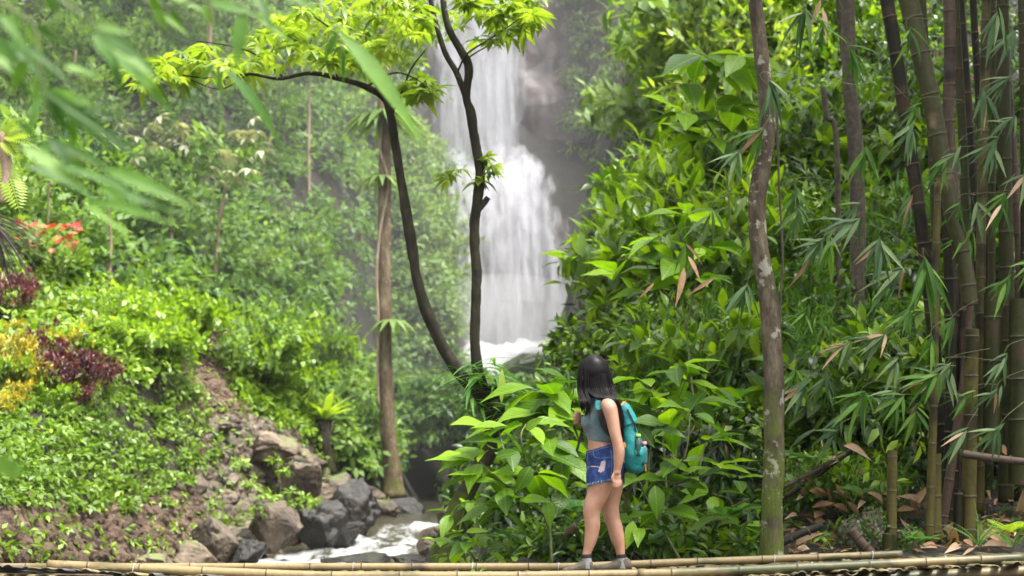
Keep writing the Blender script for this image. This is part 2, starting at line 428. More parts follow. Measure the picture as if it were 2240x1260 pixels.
gx = np.concatenate([np.arange(-42, -16, 0.8), np.arange(-16, 12, 0.22), np.arange(12, 42.1, 0.8)])
gy = np.concatenate([np.arange(-6, 9, 0.6), np.arange(9, 45, 0.22), np.arange(45, 70, 0.45), np.arange(70, 112, 1.2)])
GX, GY = np.meshgrid(gx, gy); GZ = H(GX, GY)
ny, nx = GX.shape
ii = (np.arange(ny - 1)[:, None] * nx + np.arange(nx - 1)[None]).ravel()
gq = np.stack([ii, ii + 1, ii + nx + 1, ii + nx], -1)

m, nt = newmat('soil')
g = N(nt, 'ShaderNodeNewGeometry')
n1 = noise(nt, 0.9, 8, 0.6, g.outputs['Position']); n2 = noise(nt, 9, 6, 0.7, g.outputs['Position'])
c = ramp(nt, n1.outputs['Fac'], [(0.3, (.05, .031, .021)), (0.5, (.125, .080, .054)), (0.72, (.22, .15, .105))]).outputs[0]
c = mixc(nt, 0.7, c, ramp(nt, n2.outputs['Fac'], [(0.3, (.4, .4, .4)), (0.68, (1.3, 1.25, 1.2))]).outputs[0], 'MULTIPLY')
at = N(nt, 'ShaderNodeAttribute', attribute_name='bare'); c = mixc(nt, at.outputs['Fac'], mixc(nt, n2.outputs['Fac'], (.006, .005, .003), (.026, .019, .011)), c)  # ground away from bare earth: dark humus, near black for shade under plants
pb = N(nt, 'ShaderNodeBsdfPrincipled', i_Roughness=0.9); L(nt, c, pb.inputs['Base Color']); L(nt, bump(nt, n2.outputs['Fac'], 1.0, 0.12), pb.inputs['Normal'])
out(nt, pb.outputs[0]); M['soil'] = m
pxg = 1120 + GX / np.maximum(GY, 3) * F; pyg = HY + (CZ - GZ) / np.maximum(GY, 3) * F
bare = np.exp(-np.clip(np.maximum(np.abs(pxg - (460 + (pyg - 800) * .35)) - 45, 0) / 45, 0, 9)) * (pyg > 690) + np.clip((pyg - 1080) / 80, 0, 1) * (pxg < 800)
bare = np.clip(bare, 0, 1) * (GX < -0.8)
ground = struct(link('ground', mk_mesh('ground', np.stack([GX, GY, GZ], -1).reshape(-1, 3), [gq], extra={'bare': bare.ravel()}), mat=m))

def Hq(x, y):
    i = np.clip(np.searchsorted(gx, x) - 1, 0, len(gx) - 2); j = np.clip(np.searchsorted(gy, y) - 1, 0, len(gy) - 2)
    u = np.clip((x - gx[i]) / (gx[i + 1] - gx[i]), 0, 1); v = np.clip((y - gy[j]) / (gy[j + 1] - gy[j]), 0, 1)
    return (GZ[j, i] * (1 - u) + GZ[j, i + 1] * u) * (1 - v) + (GZ[j + 1, i] * (1 - u) + GZ[j + 1, i + 1] * u) * v
_D = np.concatenate([np.arange(10.5, 40, 0.12), np.arange(40, 95, 0.3)])
def on_ground(px, py):
    """first hit of a pixel's ray on the ground"""
    px = np.atleast_1d(np.asarray(px, float)); py = np.atleast_1d(np.asarray(py, float))
    X = (px[:, None] - 1120) / F * _D; Z = CZ - (py[:, None] - HY) / F * _D
    z = Hq(X, np.broadcast_to(_D, X.shape))
    hit = Z <= z; k = np.where(hit.any(1), hit.argmax(1), len(_D) - 1)
    r = np.arange(len(px))
    D = _D[k]
    return np.stack([X[r, k], D, Hq(X[r, k], D)], -1)
def hz(x, y): return float(Hq(np.array([x]), np.array([y]))[0])

# ------------------------------------------------------------------ stream
u = np.linspace(-1, 1, 25); T2 = nrm(np.gradient(STREAM, axis=0)); Nn = np.stack([-T2[:, 1], T2[:, 0]], -1)
sp_ = STREAM[:, None, :] + Nn[:, None, :] * (u[None, :, None] * (SW[:, None, None] + 0.55))
SX, SY = sp_[..., 0], sp_[..., 1]
rapid = np.interp(SY, [0, 19, 22, 27, 28, 33, 35.5, 37, 60], [.35, .5, .8, 1.0, 1.0, 1.0, .75, .25, .1])
p3 = np.stack([SX * 1.4, SY * 0.8, 0 * SX], -1)
SZ = level(SY) + rapid * (0.26 * fbm(p3, 4, 5) + 0.10 * fbm(p3 * 3, 4, 8, .65)) + 0.02 * fbm(p3 * 3, 2, 2)
n_, k_ = SX.shape; ii = (np.arange(n_ - 1)[:, None] * k_ + np.arange(k_ - 1)[None]).ravel()
foam = np.clip(rapid * 0.70 + 0.85 * fbm(np.stack([SX * 1.6, SY * 0.55, 0 * SX], -1), 3, 21) - 0.15, 0, 1)
me = mk_mesh('stream', np.stack([SX, SY, SZ], -1).reshape(-1, 3), [np.stack([ii, ii + k_, ii + k_ + 1, ii + 1], -1)], extra={'foam': foam.ravel()})
m, nt = newmat('stream_water')
g = N(nt, 'ShaderNodeNewGeometry'); at = N(nt, 'ShaderNodeAttribute', attribute_name='foam')
mp = N(nt, 'ShaderNodeMapping'); mp.inputs['Scale'].default_value = (1, .45, 1); L(nt, g.outputs['Position'], mp.inputs[0])
n1 = noise(nt, 5.0, 8, 0.75, mp.outputs[0])
ad = N(nt, 'ShaderNodeMath', operation='ADD'); L(nt, at.outputs['Fac'], ad.inputs[0]); L(nt, n1.outputs['Fac'], ad.inputs[1])
fr = ramp(nt, ad.outputs[0], [(0.80, (0, 0, 0)), (1.0, (1, 1, 1))])
dv = N(nt, 'ShaderNodeMath', operation='DIVIDE', i_1=1.25); L(nt, ad.outputs[0], dv.inputs[0]); nt.links.remove(fr.inputs[0].links[0]); L(nt, dv.outputs[0], fr.inputs[0])
w = N(nt, 'ShaderNodeBsdfPrincipled', i_Roughness=0.12); w.inputs['Base Color'].default_value = rgb(.045, .042, .026)
f = N(nt, 'ShaderNodeBsdfPrincipled', i_Roughness=0.7); f.inputs['Base Color'].default_value = rgb(.34, .345, .34)
bn = bump(nt, n1.outputs['Fac'], 0.7, 0.06); L(nt, bn, w.inputs['Normal']); L(nt, bn, f.inputs['Normal'])
mx = N(nt, 'ShaderNodeMixShader'); L(nt, fr.outputs[0], mx.inputs[0]); L(nt, w.outputs[0], mx.inputs[1]); L(nt, f.outputs[0], mx.inputs[2]); out(nt, mx.outputs[0])
struct(link('stream_water', me, mat=m))

# ------------------------------------------------------------------ cliff behind the waterfall
M['cliff'] = rock_mat('cliff_rock', (.032, .020, .022), (.080, .052, .053), (.14, .10, .10), 0.10, (.09, .13, .04), 0.45, 0.5)
M['rock'] = rock_mat('bank_rock', (.030, .024, .018), (.105, .078, .056), (.21, .165, .125), 0.40, (.08, .105, .03), 1.4)
M['wetrock'] = rock_mat('wet_rock', (.006, .005, .004), (.020, .017, .014), (.062, .052, .044), 0.14, (.05, .07, .02), 1.8, 0.32)
M['pale_rock'] = rock_mat('pale_rock', (.035, .026, .018), (.120, .088, .060), (.25, .195, .14), 0.48, (.11, .13, .04), 1.2)
cxs = np.linspace(-8.5, 10.5, 110); czs = np.linspace(3.0, 36, 170)
CX, CZs = np.meshgrid(cxs, czs)
LEDGE = 14.3
cy_ = 74.0 - 1.2 * np.exp(-((CX - 1.5) / 2.2) ** 2) - np.where(CZs < LEDGE, 2.2 * np.clip((LEDGE - CZs) / 1.2, 0, 1) * np.exp(-((CX - 0.8) / 3.2) ** 4), 0)
cy_ -= np.clip(CX - 2.6, 0, 9) * 0.9 + np.clip(-4.6 - CX, 0, 9) * 1.1
cp3 = np.stack([CX, cy_, CZs], -1)
cy_ += 1.0 * fbm(cp3 * np.array([.45, .45, .28]), 5, 31) + 0.35 * fbm(cp3 * np.array([1.6, 1.6, .5]), 4, 37)
n_, k_ = CX.shape; ii = (np.arange(n_ - 1)[:, None] * k_ + np.arange(k_ - 1)[None]).ravel()
cliff = struct(link('cliff', mk_mesh('cliff', np.stack([CX, cy_, CZs], -1).reshape(-1, 3), [np.stack([ii, ii + 1, ii + k_ + 1, ii + k_], -1)], smooth=True), mat=M['cliff']))
def cliff_y(x, z):
    i = np.clip(np.searchsorted(czs, z), 0, len(czs) - 1); j = np.clip(np.searchsorted(cxs, x), 0, len(cxs) - 1)
    return cy_[i, j]

# ------------------------------------------------------------------ waterfall: overlapping veils of falling water
def water_mat(name, lo, hi, sx, seed, side=True):
    m, nt = newmat(name)
    g = N(nt, 'ShaderNodeNewGeometry'); at = N(nt, 'ShaderNodeAttribute', attribute_name='tint')
    mp = N(nt, 'ShaderNodeMapping'); mp.inputs['Scale'].default_value = (sx, sx, 0.10 * sx); mp.inputs['Location'].default_value = (seed, seed * 2.3, 0); L(nt, g.outputs['Position'], mp.inputs[0])
    n1 = noise(nt, 1.0, 6, 0.62, mp.outputs[0])
    mp2 = N(nt, 'ShaderNodeMapping'); mp2.inputs['Scale'].default_value = (.8, .8, 0.33); L(nt, g.outputs['Position'], mp2.inputs[0])
    n2 = noise(nt, 1.0, 5, 0.6, mp2.outputs[0])
    a1 = N(nt, 'ShaderNodeMath', operation='MULTIPLY_ADD', i_1=0.75); L(nt, n2.outputs['Fac'], a1.inputs[0]); L(nt, n1.outputs['Fac'], a1.inputs[2])
    a2 = N(nt, 'ShaderNodeMath', operation='ADD'); L(nt, a1.outputs[0], a2.inputs[0]); L(nt, at.outputs['Fac'], a2.inputs[1])
    hf = N(nt, 'ShaderNodeMath', operation='MULTIPLY', i_1=0.5); L(nt, a2.outputs[0], hf.inputs[0])
    r = ramp(nt, hf.outputs[0], [(lo, (0, 0, 0)), (hi, (.97, .97, .97))])
    d = N(nt, 'ShaderNodeBsdfDiffuse'); d.inputs[0].default_value = rgb(.43, .425, .455)
    t = N(nt, 'ShaderNodeBsdfTranslucent'); t.inputs[0].default_value = rgb(.43, .425, .455)
    L(nt, bump(nt, n1.outputs['Fac'], 0.5, 0.3), d.inputs['Normal'])
    m1 = N(nt, 'ShaderNodeMixShader', i_0=0.3); L(nt, d.outputs[0], m1.inputs[1]); L(nt, t.outputs[0], m1.inputs[2])
    tr = N(nt, 'ShaderNodeBsdfTransparent')
    m2 = N(nt, 'ShaderNodeMixShader'); L(nt, r.outputs[0], m2.inputs[0]); L(nt, tr.outputs[0], m2.inputs[1]); L(nt, m1.outputs[0], m2.inputs[2])
    out(nt, m2.outputs[0]); return m
fall = empty('waterfall', (-0.5, 68, 5.5)); struct(fall)
def veil(name, x0t, x1t, x0b, x1b, zt, zb, yt, yb, dens, mat, seed, edge=0.25, arc=0.0, fade=0.0):
    uu = np.linspace(0, 1, 50); vv = np.linspace(0, 1, 60); U, Vv = np.meshgrid(uu, vv)
    x0 = x0t + (x0b - x0t) * Vv; x1 = x1t + (x1b - x1t) * Vv
    X = x0 + (x1 - x0) * U; Z = zt + (zb - zt) * Vv
    Y = yt + (yb - yt) * Vv ** 0.7 - arc * np.sin(np.pi * Vv) + 0.35 * fbm(np.stack([X * 1.1, 0 * X, Z * .16], -1), 4, seed) + 0.10 * fbm(np.stack([X * 4, 0 * X, Z * .5], -1), 3, seed + 3)
    e = np.minimum(np.minimum(U, 1 - U) / edge, 1)
    t = dens + 0.5 * (e - 1) - fade * np.clip(1 - Vv / .16, 0, 1) * (1 + .8 * fbm(np.stack([X * 1.5, 0 * X, 0 * X], -1), 2, seed))
    n_, k_ = X.shape; ii = (np.arange(n_ - 1)[:, None] * k_ + np.arange(k_ - 1)[None]).ravel()
    me = mk_mesh(name, np.stack([X, Y, Z], -1).reshape(-1, 3), [np.stack([ii, ii + 1, ii + k_ + 1, ii + k_], -1)], tint=t.ravel())
    o = link(name, me, mat=mat); o.parent = fall; o.matrix_parent_inverse = Matrix.Translation(-Vector(fall.location)); return o
wm1 = water_mat('falling_water', 0.30, 0.50, 1.5, 1.0); wm2 = water_mat('falling_spray', 0.36, 0.68, 2.6, 7.0); wm3 = water_mat('falling_foam', 0.30, 0.52, 1.9, 4.0)
veil('water_veil', -4.5, 0.6, -4.2, 0.9, 33, 13.8, 69.6, 68.9, 0.10, wm1, 1, 0.18)
veil('water_veil', -5.2, 2.2, -5.0, 2.6, 33, 13.4, 69.2, 68.2, -0.10, wm2, 2, 0.35)
veil('water_veil', -2.2, 0.2, -3.4, 0.6, 33, 13.6, 68.9, 68.0, 0.02, wm2, 3, 0.3)
veil('water_veil', -3.8, 1.8, -3.6, 3.9, 16.2, 5.2, 68.3, 65.6, 0.10, wm1, 4, 0.16, 0.5, .5)
veil('water_veil', -3.9, 2.3, -4.0, 4.6, 16.6, 5.0, 68.0, 65.2, -0.05, wm2, 5, 0.25, 0.6, .5)
veil('water_veil', -1.2, 1.7, -1.0, 2.0, 15.6, 8.0, 67.8, 65.6, 0.16, wm3, 6, 0.3, 0.4, .6)
veil('water_veil', -4.2, -1.2, -3.4, -1.8, 13.0, 4.6, 67.0, 64.6, 0.16, wm3, 8, 0.3, 0.3, .6)
# churning pool at the foot
pu, pv = np.meshgrid(np.linspace(-4.6, 3.6, 50), np.linspace(60.5, 67.5, 40))
pz = 5.35 - 2.2 * np.clip((62.2 - pv + .9 * fbm(np.stack([pu * .7, 0 * pu, 0 * pu], -1), 2, 7)) / 1.7, 0, 1) ** 1.5 + 1.0 * np.exp(-((pv - 65.4) / 1.4) ** 2) * (0.7 + 0.9 * fbm(np.stack([pu * 1.1, pv * .8, 0 * pu], -1), 4, 4)) + 0.28 * fbm(np.stack([pu * 2.5, pv * 2.5, 0 * pu], -1), 3, 6)
n_, k_ = pu.shape; ii = (np.arange(n_ - 1)[:, None] * k_ + np.arange(k_ - 1)[None]).ravel()
m, nt = newmat('churned_foam'); pb = N(nt, 'ShaderNodeBsdfPrincipled', i_Roughness=0.8); pb.inputs['Base Color'].default_value = rgb(.36, .36, .37)
nz = noise(nt, 2.5, 6); L(nt, bump(nt, nz.outputs['Fac'], 0.5, 0.2), pb.inputs['Normal']); out(nt, pb.outputs[0])
struct(link('pool_water', mk_mesh('pool', np.stack([pu, pv, pz], -1).reshape(-1, 3), [np.stack([ii, ii + 1, ii + k_ + 1, ii + k_], -1)]), mat=m))

# ------------------------------------------------------------------ rocks
def rock_mesh(name, seed, rough=0.35, sub=4, flat=0.75):
    bm = bmesh.new(); bmesh.ops.create_icosphere(bm, subdivisions=sub, radius=1.0)
    V = np.array([v.co[:] for v in bm.verts])
    d = 1 + rough * fbm(V * 1.2 + seed * 3.7, 3, seed) + 0.26 * fbm(V * 2.6 + seed, 5, seed + 2, .6)
    # chipped planes
    r2 = np.random.default_rng(seed)
    W = V * d[:, None]
    for _ in range(16):
        nn = nrm(r2.normal(size=3)); off = r2.uniform(.55, .9); k = W @ nn; W = W - np.clip(k - off, 0, None)[:, None] * nn * 0.92
    W = W * (1 + 0.07 * (np.abs(fbm(V * 7 + seed, 4, seed + 9)) * 2 - .5))[:, None]
    W[:, 2] *= flat
    for v, w in zip(bm.verts, W): v.co = w
    me = bpy.data.meshes.new(name); bm.to_mesh(me); bm.free()
    me.polygons.foreach_set('use_smooth', np.ones(len(me.polygons), bool))
    return me
ROCKS = [rock_mesh('rock_%d' % i, 40 + i, 0.5, 5, 0.85) for i in range(7)]
def rock(px, py, wpx, hpx, D, matk, label, group=None, k=0, rz=0.0, deep=1.0, name='boulder', sink=0.0):
    c = P(px, py, D); me = ROCKS[k % 7].copy(); me.materials.clear(); me.materials.append(M[matk])
    o = bpy.data.objects.new(name, me); COL.objects.link(o)
    sx = wpx / 2 / F * D; sz = hpx / 2 / F * D / 0.74
    o.location = Vector(c); o.location.z -= sink; o.scale = (sx * 1.05, sx * deep, sz * 1.05); o.rotation_euler = (0, 0, rz)
    return tag(o, label, 'boulder', group)

# rock overhang over the dark gorge
oh = rock_mesh('overhang', 77, 0.15, 5, 1.0)
for v in oh.vertices:
    c = np.array(v.co[:]); pn = (np.abs(c) ** 4).sum() ** .25; v.co = c / max(pn, 1e-6) * np.linalg.norm(c) * .98
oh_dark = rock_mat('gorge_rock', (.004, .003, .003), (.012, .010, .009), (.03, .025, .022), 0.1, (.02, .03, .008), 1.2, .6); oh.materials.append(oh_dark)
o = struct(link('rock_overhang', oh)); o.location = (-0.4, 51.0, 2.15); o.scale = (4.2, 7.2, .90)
# ------------------------------------------------------------------ foliage masses (nobody could count these)
def in_poly(x, y, poly):
    poly = np.asarray(poly, float); n = len(poly); c = np.zeros(len(x), bool); j = n - 1
    for i in range(n):
        xi, yi = poly[i]; xj, yj = poly[j]
        c ^= ((yi > y) != (yj > y)) & (x < (xj - xi) * (y - yi) / (yj - yi + 1e-9) + xi); j = i
    return c
def sample_poly(poly, n):
    poly = np.asarray(poly, float); lo, hi = poly.min(0), poly.max(0); out_ = []
    while sum(map(len, out_)) < n:
        q = rng.uniform(lo, hi, (n * 2, 2)); out_.append(q[in_poly(q[:, 0], q[:, 1], poly)])
    return np.concatenate(out_)[:n]
def mounds(centers, radii, tints, per, tpl, size, name, mat, flat=0.8, spread=0.22, up=0.6, size_var=0.45, droop=0.35, mid=None):
    """leaves over the outside of many rounded clumps"""
    C = np.repeat(centers, per, 0); Rr = np.repeat(radii, per); n = len(C)
    d = rng.normal(size=(n, 3)); d[:, 2] = np.abs(d[:, 2]) * 0.9 - 0.25; d = nrm(d)
    rr = Rr * rng.uniform(0.55, 1.08, n)
    lump = 1 + 0.35 * fbm(C * 3 + d * 2.1, 2, 4)
    T = C + d * (rr * lump)[:, None] * np.array([1, 1, flat])
    ldir = d * 0.55 + rng.normal(size=(n, 3)) * 0.65; ldir[:, 2] -= droop; ldir = nrm(ldir)
    nor = d * (1 - up) + np.array([0, 0, up]) + rng.normal(size=(n, 3)) * 0.28
    Rm = basis(ldir, nor)
    S = size * rng.uniform(1 - size_var, 1 + size_var, n)
    ti = np.clip(np.repeat(tints, per) + rng.normal(size=n) * spread * 0.6, 0, 1)
    V, fs, tt = scatter(tpl, Rm, S, T, ti)
    o = link(name, mk_mesh(name, V, fs, True, tt), mat=mat); return struct(o, 'stuff')
def zone(poly, n, lift=0.1):
    q = sample_poly(poly, n); g = on_ground(q[:, 0], q[:, 1]); return q, g

K = kite(0.5); KL = kite(0.36); DM = diamond(0.55)
# far hillside: mid-green shrubs on the left, shaded hollows painted in by leaf tint
q, g = zone([(-500, -250), (880, -250), (900, 150), (930, 320), (1000, 500), (1010, 700), (930, 830), (860, 900), (700, 840), (560, 760), (430, 700), (300, 640), (-100, 600), (-500, 450)], 1150)
r = (.35 + 1.0 * rng.uniform(0, 1, len(g)) ** 2) * np.interp(g[:, 1], [25, 45, 65], [.7, 1.1, 1.5])
ti = 0.50 + 0.5 * fbm(np.stack([q[:, 0] / 130, q[:, 1] / 130, 0 * q[:, 0]], -1), 3, 3) + rng.normal(size=len(g)) * .09
mounds(g + np.array([0, 0, .25]), r, ti, 110, K, 0.24, 'hillside_foliage', M['hill'])
# bright foliage right beside the fall
q, g = zone([(870, 280), (1000, 420), (1015, 650), (985, 790), (900, 800), (880, 600)], 150)
mounds(g + np.array([0, 0, .4]), rng.uniform(.6, 1.1, len(g)), 0.62 + rng.normal(size=len(g)) * .12, 130, K, 0.26, 'streamside_foliage', M['far'])
# lower bushes in the gorge around the brown trunk
q, g = zone([(690, 850), (870, 860), (1000, 800), (1040, 890), (880, 960), (840, 1060), (760, 1060), (700, 960)], 130)
mounds(g + np.array([0, 0, .3]), rng.uniform(.4, .8, len(g)), 0.5 + rng.normal(size=len(g)) * .16, 120, K, 0.23, 'gorge_foliage', M['hill'])
# plants over the overhang
ang = rng.uniform(0, 2 * np.pi, 170); rad = np.sqrt(rng.uniform(0, 1, 170))
ox = -1.0 + 4.4 * rad * np.cos(ang); oy = 50 + 5.9 * rad * np.sin(ang); oz = 2.15 + .85 * np.sqrt(np.clip(1 - rad ** 4, 0, 1)) - 0.05
keep = oy < 53
mounds(np.stack([ox, oy, oz], -1)[keep], rng.uniform(.4, .7, keep.sum()), 0.4 + rng.normal(size=keep.sum()) * .18, 150, K, 0.26, 'overhang_foliage', M['hill'], droop=0.7)
fx = rng.uniform(-3.8, 3.2, 70); mounds(np.stack([fx, rng.uniform(42.7, 43.7, 70), rng.uniform(1.35, 3.2, 70)], -1), rng.uniform(.3, .55, 70), .35 + rng.normal(size=70) * .15, 110, KL, .26, 'hanging_foliage', M['hill'], droop=1.1)
cx = rng.uniform(-8.4, -4.7, 170); cz = rng.uniform(4.5, 22, 170)
mounds(np.stack([cx, cliff_y(cx, cz) - 0.2, cz], -1), rng.uniform(.5, 1.0, 170), 0.42 + rng.normal(size=170) * .16, 90, K, 0.27, 'ravine_foliage', M['hill'], droop=0.7)
# cliff plants right of the fall
cx = rng.uniform(2.6, 9.0, 330); cz = rng.uniform(4.5, 29, 330)
cx = np.where((cz > 12) & (cx < 3.0), cx + 0.8, cx)
mounds(np.stack([cx, cliff_y(cx, cz) - 0.2, cz], -1), rng.uniform(.45, .95, 330), 0.5 + rng.normal(size=330) * .16, 90, K, 0.25, 'cliff_foliage', M['far'], droop=0.7)
# right-hand forest slope
q, g = zone([(1180, 930), (1260, 820), (1310, 640), (1330, 400), (1330, -200), (2700, -250), (2700, 1050), (1900, 1080), (1500, 1130), (1250, 1100)], 760)
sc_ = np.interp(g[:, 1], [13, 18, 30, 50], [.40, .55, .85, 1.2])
ti = 0.42 + 0.42 * fbm(np.stack([q[:, 0] / 110, q[:, 1] / 110, 0 * q[:, 0]], -1), 3, 13) - np.clip((q[:, 0] - 1700) / 540, 0, 1) * .20 - np.clip((q[:, 1] - 850) / 300, 0, 1) * .1  # tint falls to the right and downwards, painting the slope's shade
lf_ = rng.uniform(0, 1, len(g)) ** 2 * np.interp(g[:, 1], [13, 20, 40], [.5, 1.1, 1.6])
ti = ti - .24 + .34 * lf_  # low clumps tinted darker, in place of shade in the gaps
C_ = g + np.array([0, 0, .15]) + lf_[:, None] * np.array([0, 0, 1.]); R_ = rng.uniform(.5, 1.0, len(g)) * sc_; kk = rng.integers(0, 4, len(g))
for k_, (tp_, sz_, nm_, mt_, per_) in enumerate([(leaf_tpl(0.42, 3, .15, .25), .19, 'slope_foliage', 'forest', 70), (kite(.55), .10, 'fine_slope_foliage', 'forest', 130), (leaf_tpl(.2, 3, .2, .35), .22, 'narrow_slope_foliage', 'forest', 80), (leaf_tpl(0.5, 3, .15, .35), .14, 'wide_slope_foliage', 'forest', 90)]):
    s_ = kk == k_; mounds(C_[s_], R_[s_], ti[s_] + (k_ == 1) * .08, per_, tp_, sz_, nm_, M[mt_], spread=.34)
# ivy and herbs on the left bank
q, g = zone([(-300, 800), (250, 800), (410, 740), (430, 900), (470, 1000), (420, 1080), (280, 1120), (60, 1110), (-300, 1090)], 640)
mounds(g, rng.uniform(.14, .30, len(g)), 0.5 + 0.25 * fbm(g * .7, 3, 5) + rng.normal(size=len(g)) * .1, 60, K, 0.105, 'bank_ivy', M['ivy'], flat=.55)
q, g = zone([(-300, 1070), (440, 1060), (560, 1180), (480, 1235), (-300, 1240)], 95)
mounds(g, rng.uniform(.10, .22, len(g)), 0.5 + rng.normal(size=len(g)) * .12, 34, K, 0.10, 'bank_creeper', M['ivy'], flat=.5)
q, g = zone([(440, 880), (640, 900), (730, 1010), (720, 1120), (600, 1190), (450, 1150)], 90)
mounds(g, rng.uniform(.14, .26, len(g)), 0.55 + rng.normal(size=len(g)) * .12, 40, K, 0.12, 'rock_creeper', M['ivy'], flat=.5)
q, g = zone([(-400, 560), (330, 640), (440, 700), (420, 800), (260, 860), (-300, 830)], 260)
mounds(g + np.array([0, 0, .1]), rng.uniform(.28, .5, len(g)), 0.5 + rng.normal(size=len(g)) * .15, 80, K, 0.15, 'terrace_foliage', M['ivy'])

# bamboo and tree tops standing over the right-hand slope, above the picture: they shade the ground below
n = 260; cc = np.stack([rng.uniform(4.2, 15, n), rng.uniform(8.5, 24, n), rng.uniform(6.2, 10.5, n)], -1)
cc[:, 2] += np.clip(cc[:, 1] - 12, 0, 12) * .42
mounds(cc, rng.uniform(.7, 1.4, n), .45 + rng.normal(size=n) * .15, 120, leaf_tpl(.16, 2, .2, .3, .35), .42, 'overhead_bamboo_foliage', M['forest'])
n = 60; cc = np.stack([rng.uniform(-16, -5, n), rng.uniform(30, 50, n), rng.uniform(16, 22, n)], -1)
mounds(cc, rng.uniform(1.0, 2.0, n), .4 + rng.normal(size=n) * .15, 70, K, .5, 'overhead_tree_foliage', M['hill'])

# clods and gravel on the bare earth
ico = bmesh.new(); bmesh.ops.create_icosphere(ico, subdivisions=1, radius=1.0); iV = np.array([v.co[:] for v in ico.verts]); iF = np.array([[v.index for v in f.verts] for f in ico.faces]); ico.free()
def clods(poly, n, lo, hi, name, mat, lift=0.0):
    q, g = zone(poly, n); R_ = basis(rng.normal(size=(n, 3)), rng.normal(size=(n, 3))) * rng.uniform(.55, 1.25, (n, 1, 3))
    V, fs, tt = scatter((iV, [iF]), R_, lo + (hi - lo) * rng.uniform(0, 1, n) ** 3, g + np.array([0, 0, lift]), rng.uniform(0, 1, n))
    V = V + .22 * lo * 4 * fbm(V * 6, 2, 3)[:, None]
    struct(link(name, mk_mesh(name, V, fs, False, tt, {'bare': np.ones(len(V))}), mat=mat), 'stuff')
clods([(420, 700), (480, 705), (500, 860), (560, 930), (720, 1040), (760, 1100), (700, 1160), (600, 1225), (-300, 1245), (-300, 1080), (60, 1090), (280, 1110), (420, 1070), (440, 900)], 6500, .025, .14, 'earth_clods', M['soil'])
clods([(460, 920), (640, 940), (740, 1080), (690, 1150), (590, 1220), (460, 1220), (420, 1050)], 2200, .04, .24, 'broken_rock', M['rock'])
q, g = zone([(420, 720), (500, 760), (640, 940), (740, 1080), (600, 1220), (-300, 1245), (-300, 1080), (300, 1110), (420, 1000)], 260)
mounds(g, rng.uniform(.05, .14, len(g)), 0.5 + rng.normal(size=len(g)) * .15, 14, K, 0.085, 'bank_seedlings', M['ivy'], flat=.6)

ex = rng.uniform(-4.2, 3.4, 60); mounds(np.stack([ex, rng.uniform(55, 59.5, 60), rng.uniform(2.9, 3.9, 60)], -1), rng.uniform(.4, .75, 60), .5 + rng.normal(size=60) * .15, 100, K, .24, 'pool_edge_foliage', M['far'], droop=.6)
# withered leaves caught all over the right-hand slope
q, g = zone([(1250, 850), (1330, 420), (1400, 0), (2400, 0), (2400, 1080), (1500, 1120)], 420)
mounds(g + np.array([0, 0, .5]), rng.uniform(.3, .8, len(g)), rng.uniform(.1, .9, len(g)), 2, leaf_tpl(.22, 3, .3, .5), .17, 'withered_foliage', M['dry'], droop=.9)
q, g = zone([(1250, 850), (1330, 420), (1400, 0), (2400, 0), (2400, 1080), (1500, 1120)], 300)
mounds(g + np.array([0, 0, .5]), rng.uniform(.3, .8, len(g)), rng.uniform(.3, .9, len(g)), 3, leaf_tpl(.42, 3, .15, .3), .17, 'yellowing_foliage', M['lime'], droop=.6)

q, g = zone([(490, 730), (620, 760), (720, 860), (700, 970), (580, 930), (500, 860)], 190)
mounds(g, rng.uniform(.16, .36, len(g)), .55 + rng.normal(size=len(g)) * .15, 60, K, .13, 'pathside_foliage', M['lime'])

rk = np.array([P(x, y, 25.6 + rng.uniform(-.2, .6)) for x, y in [(600, 1088), (640, 1078), (668, 1090), (560, 1122), (525, 1015), (600, 1008), (472, 1100), (648, 1105), (580, 1085), (500, 1140), (690, 1100), (545, 1060), (620, 1030)]])
mounds(rk, rng.uniform(.10, .2, len(rk)), .6 + rng.normal(size=len(rk)) * .1, 30, K, .12, 'rock_ivy', M['ivy'], flat=.7)
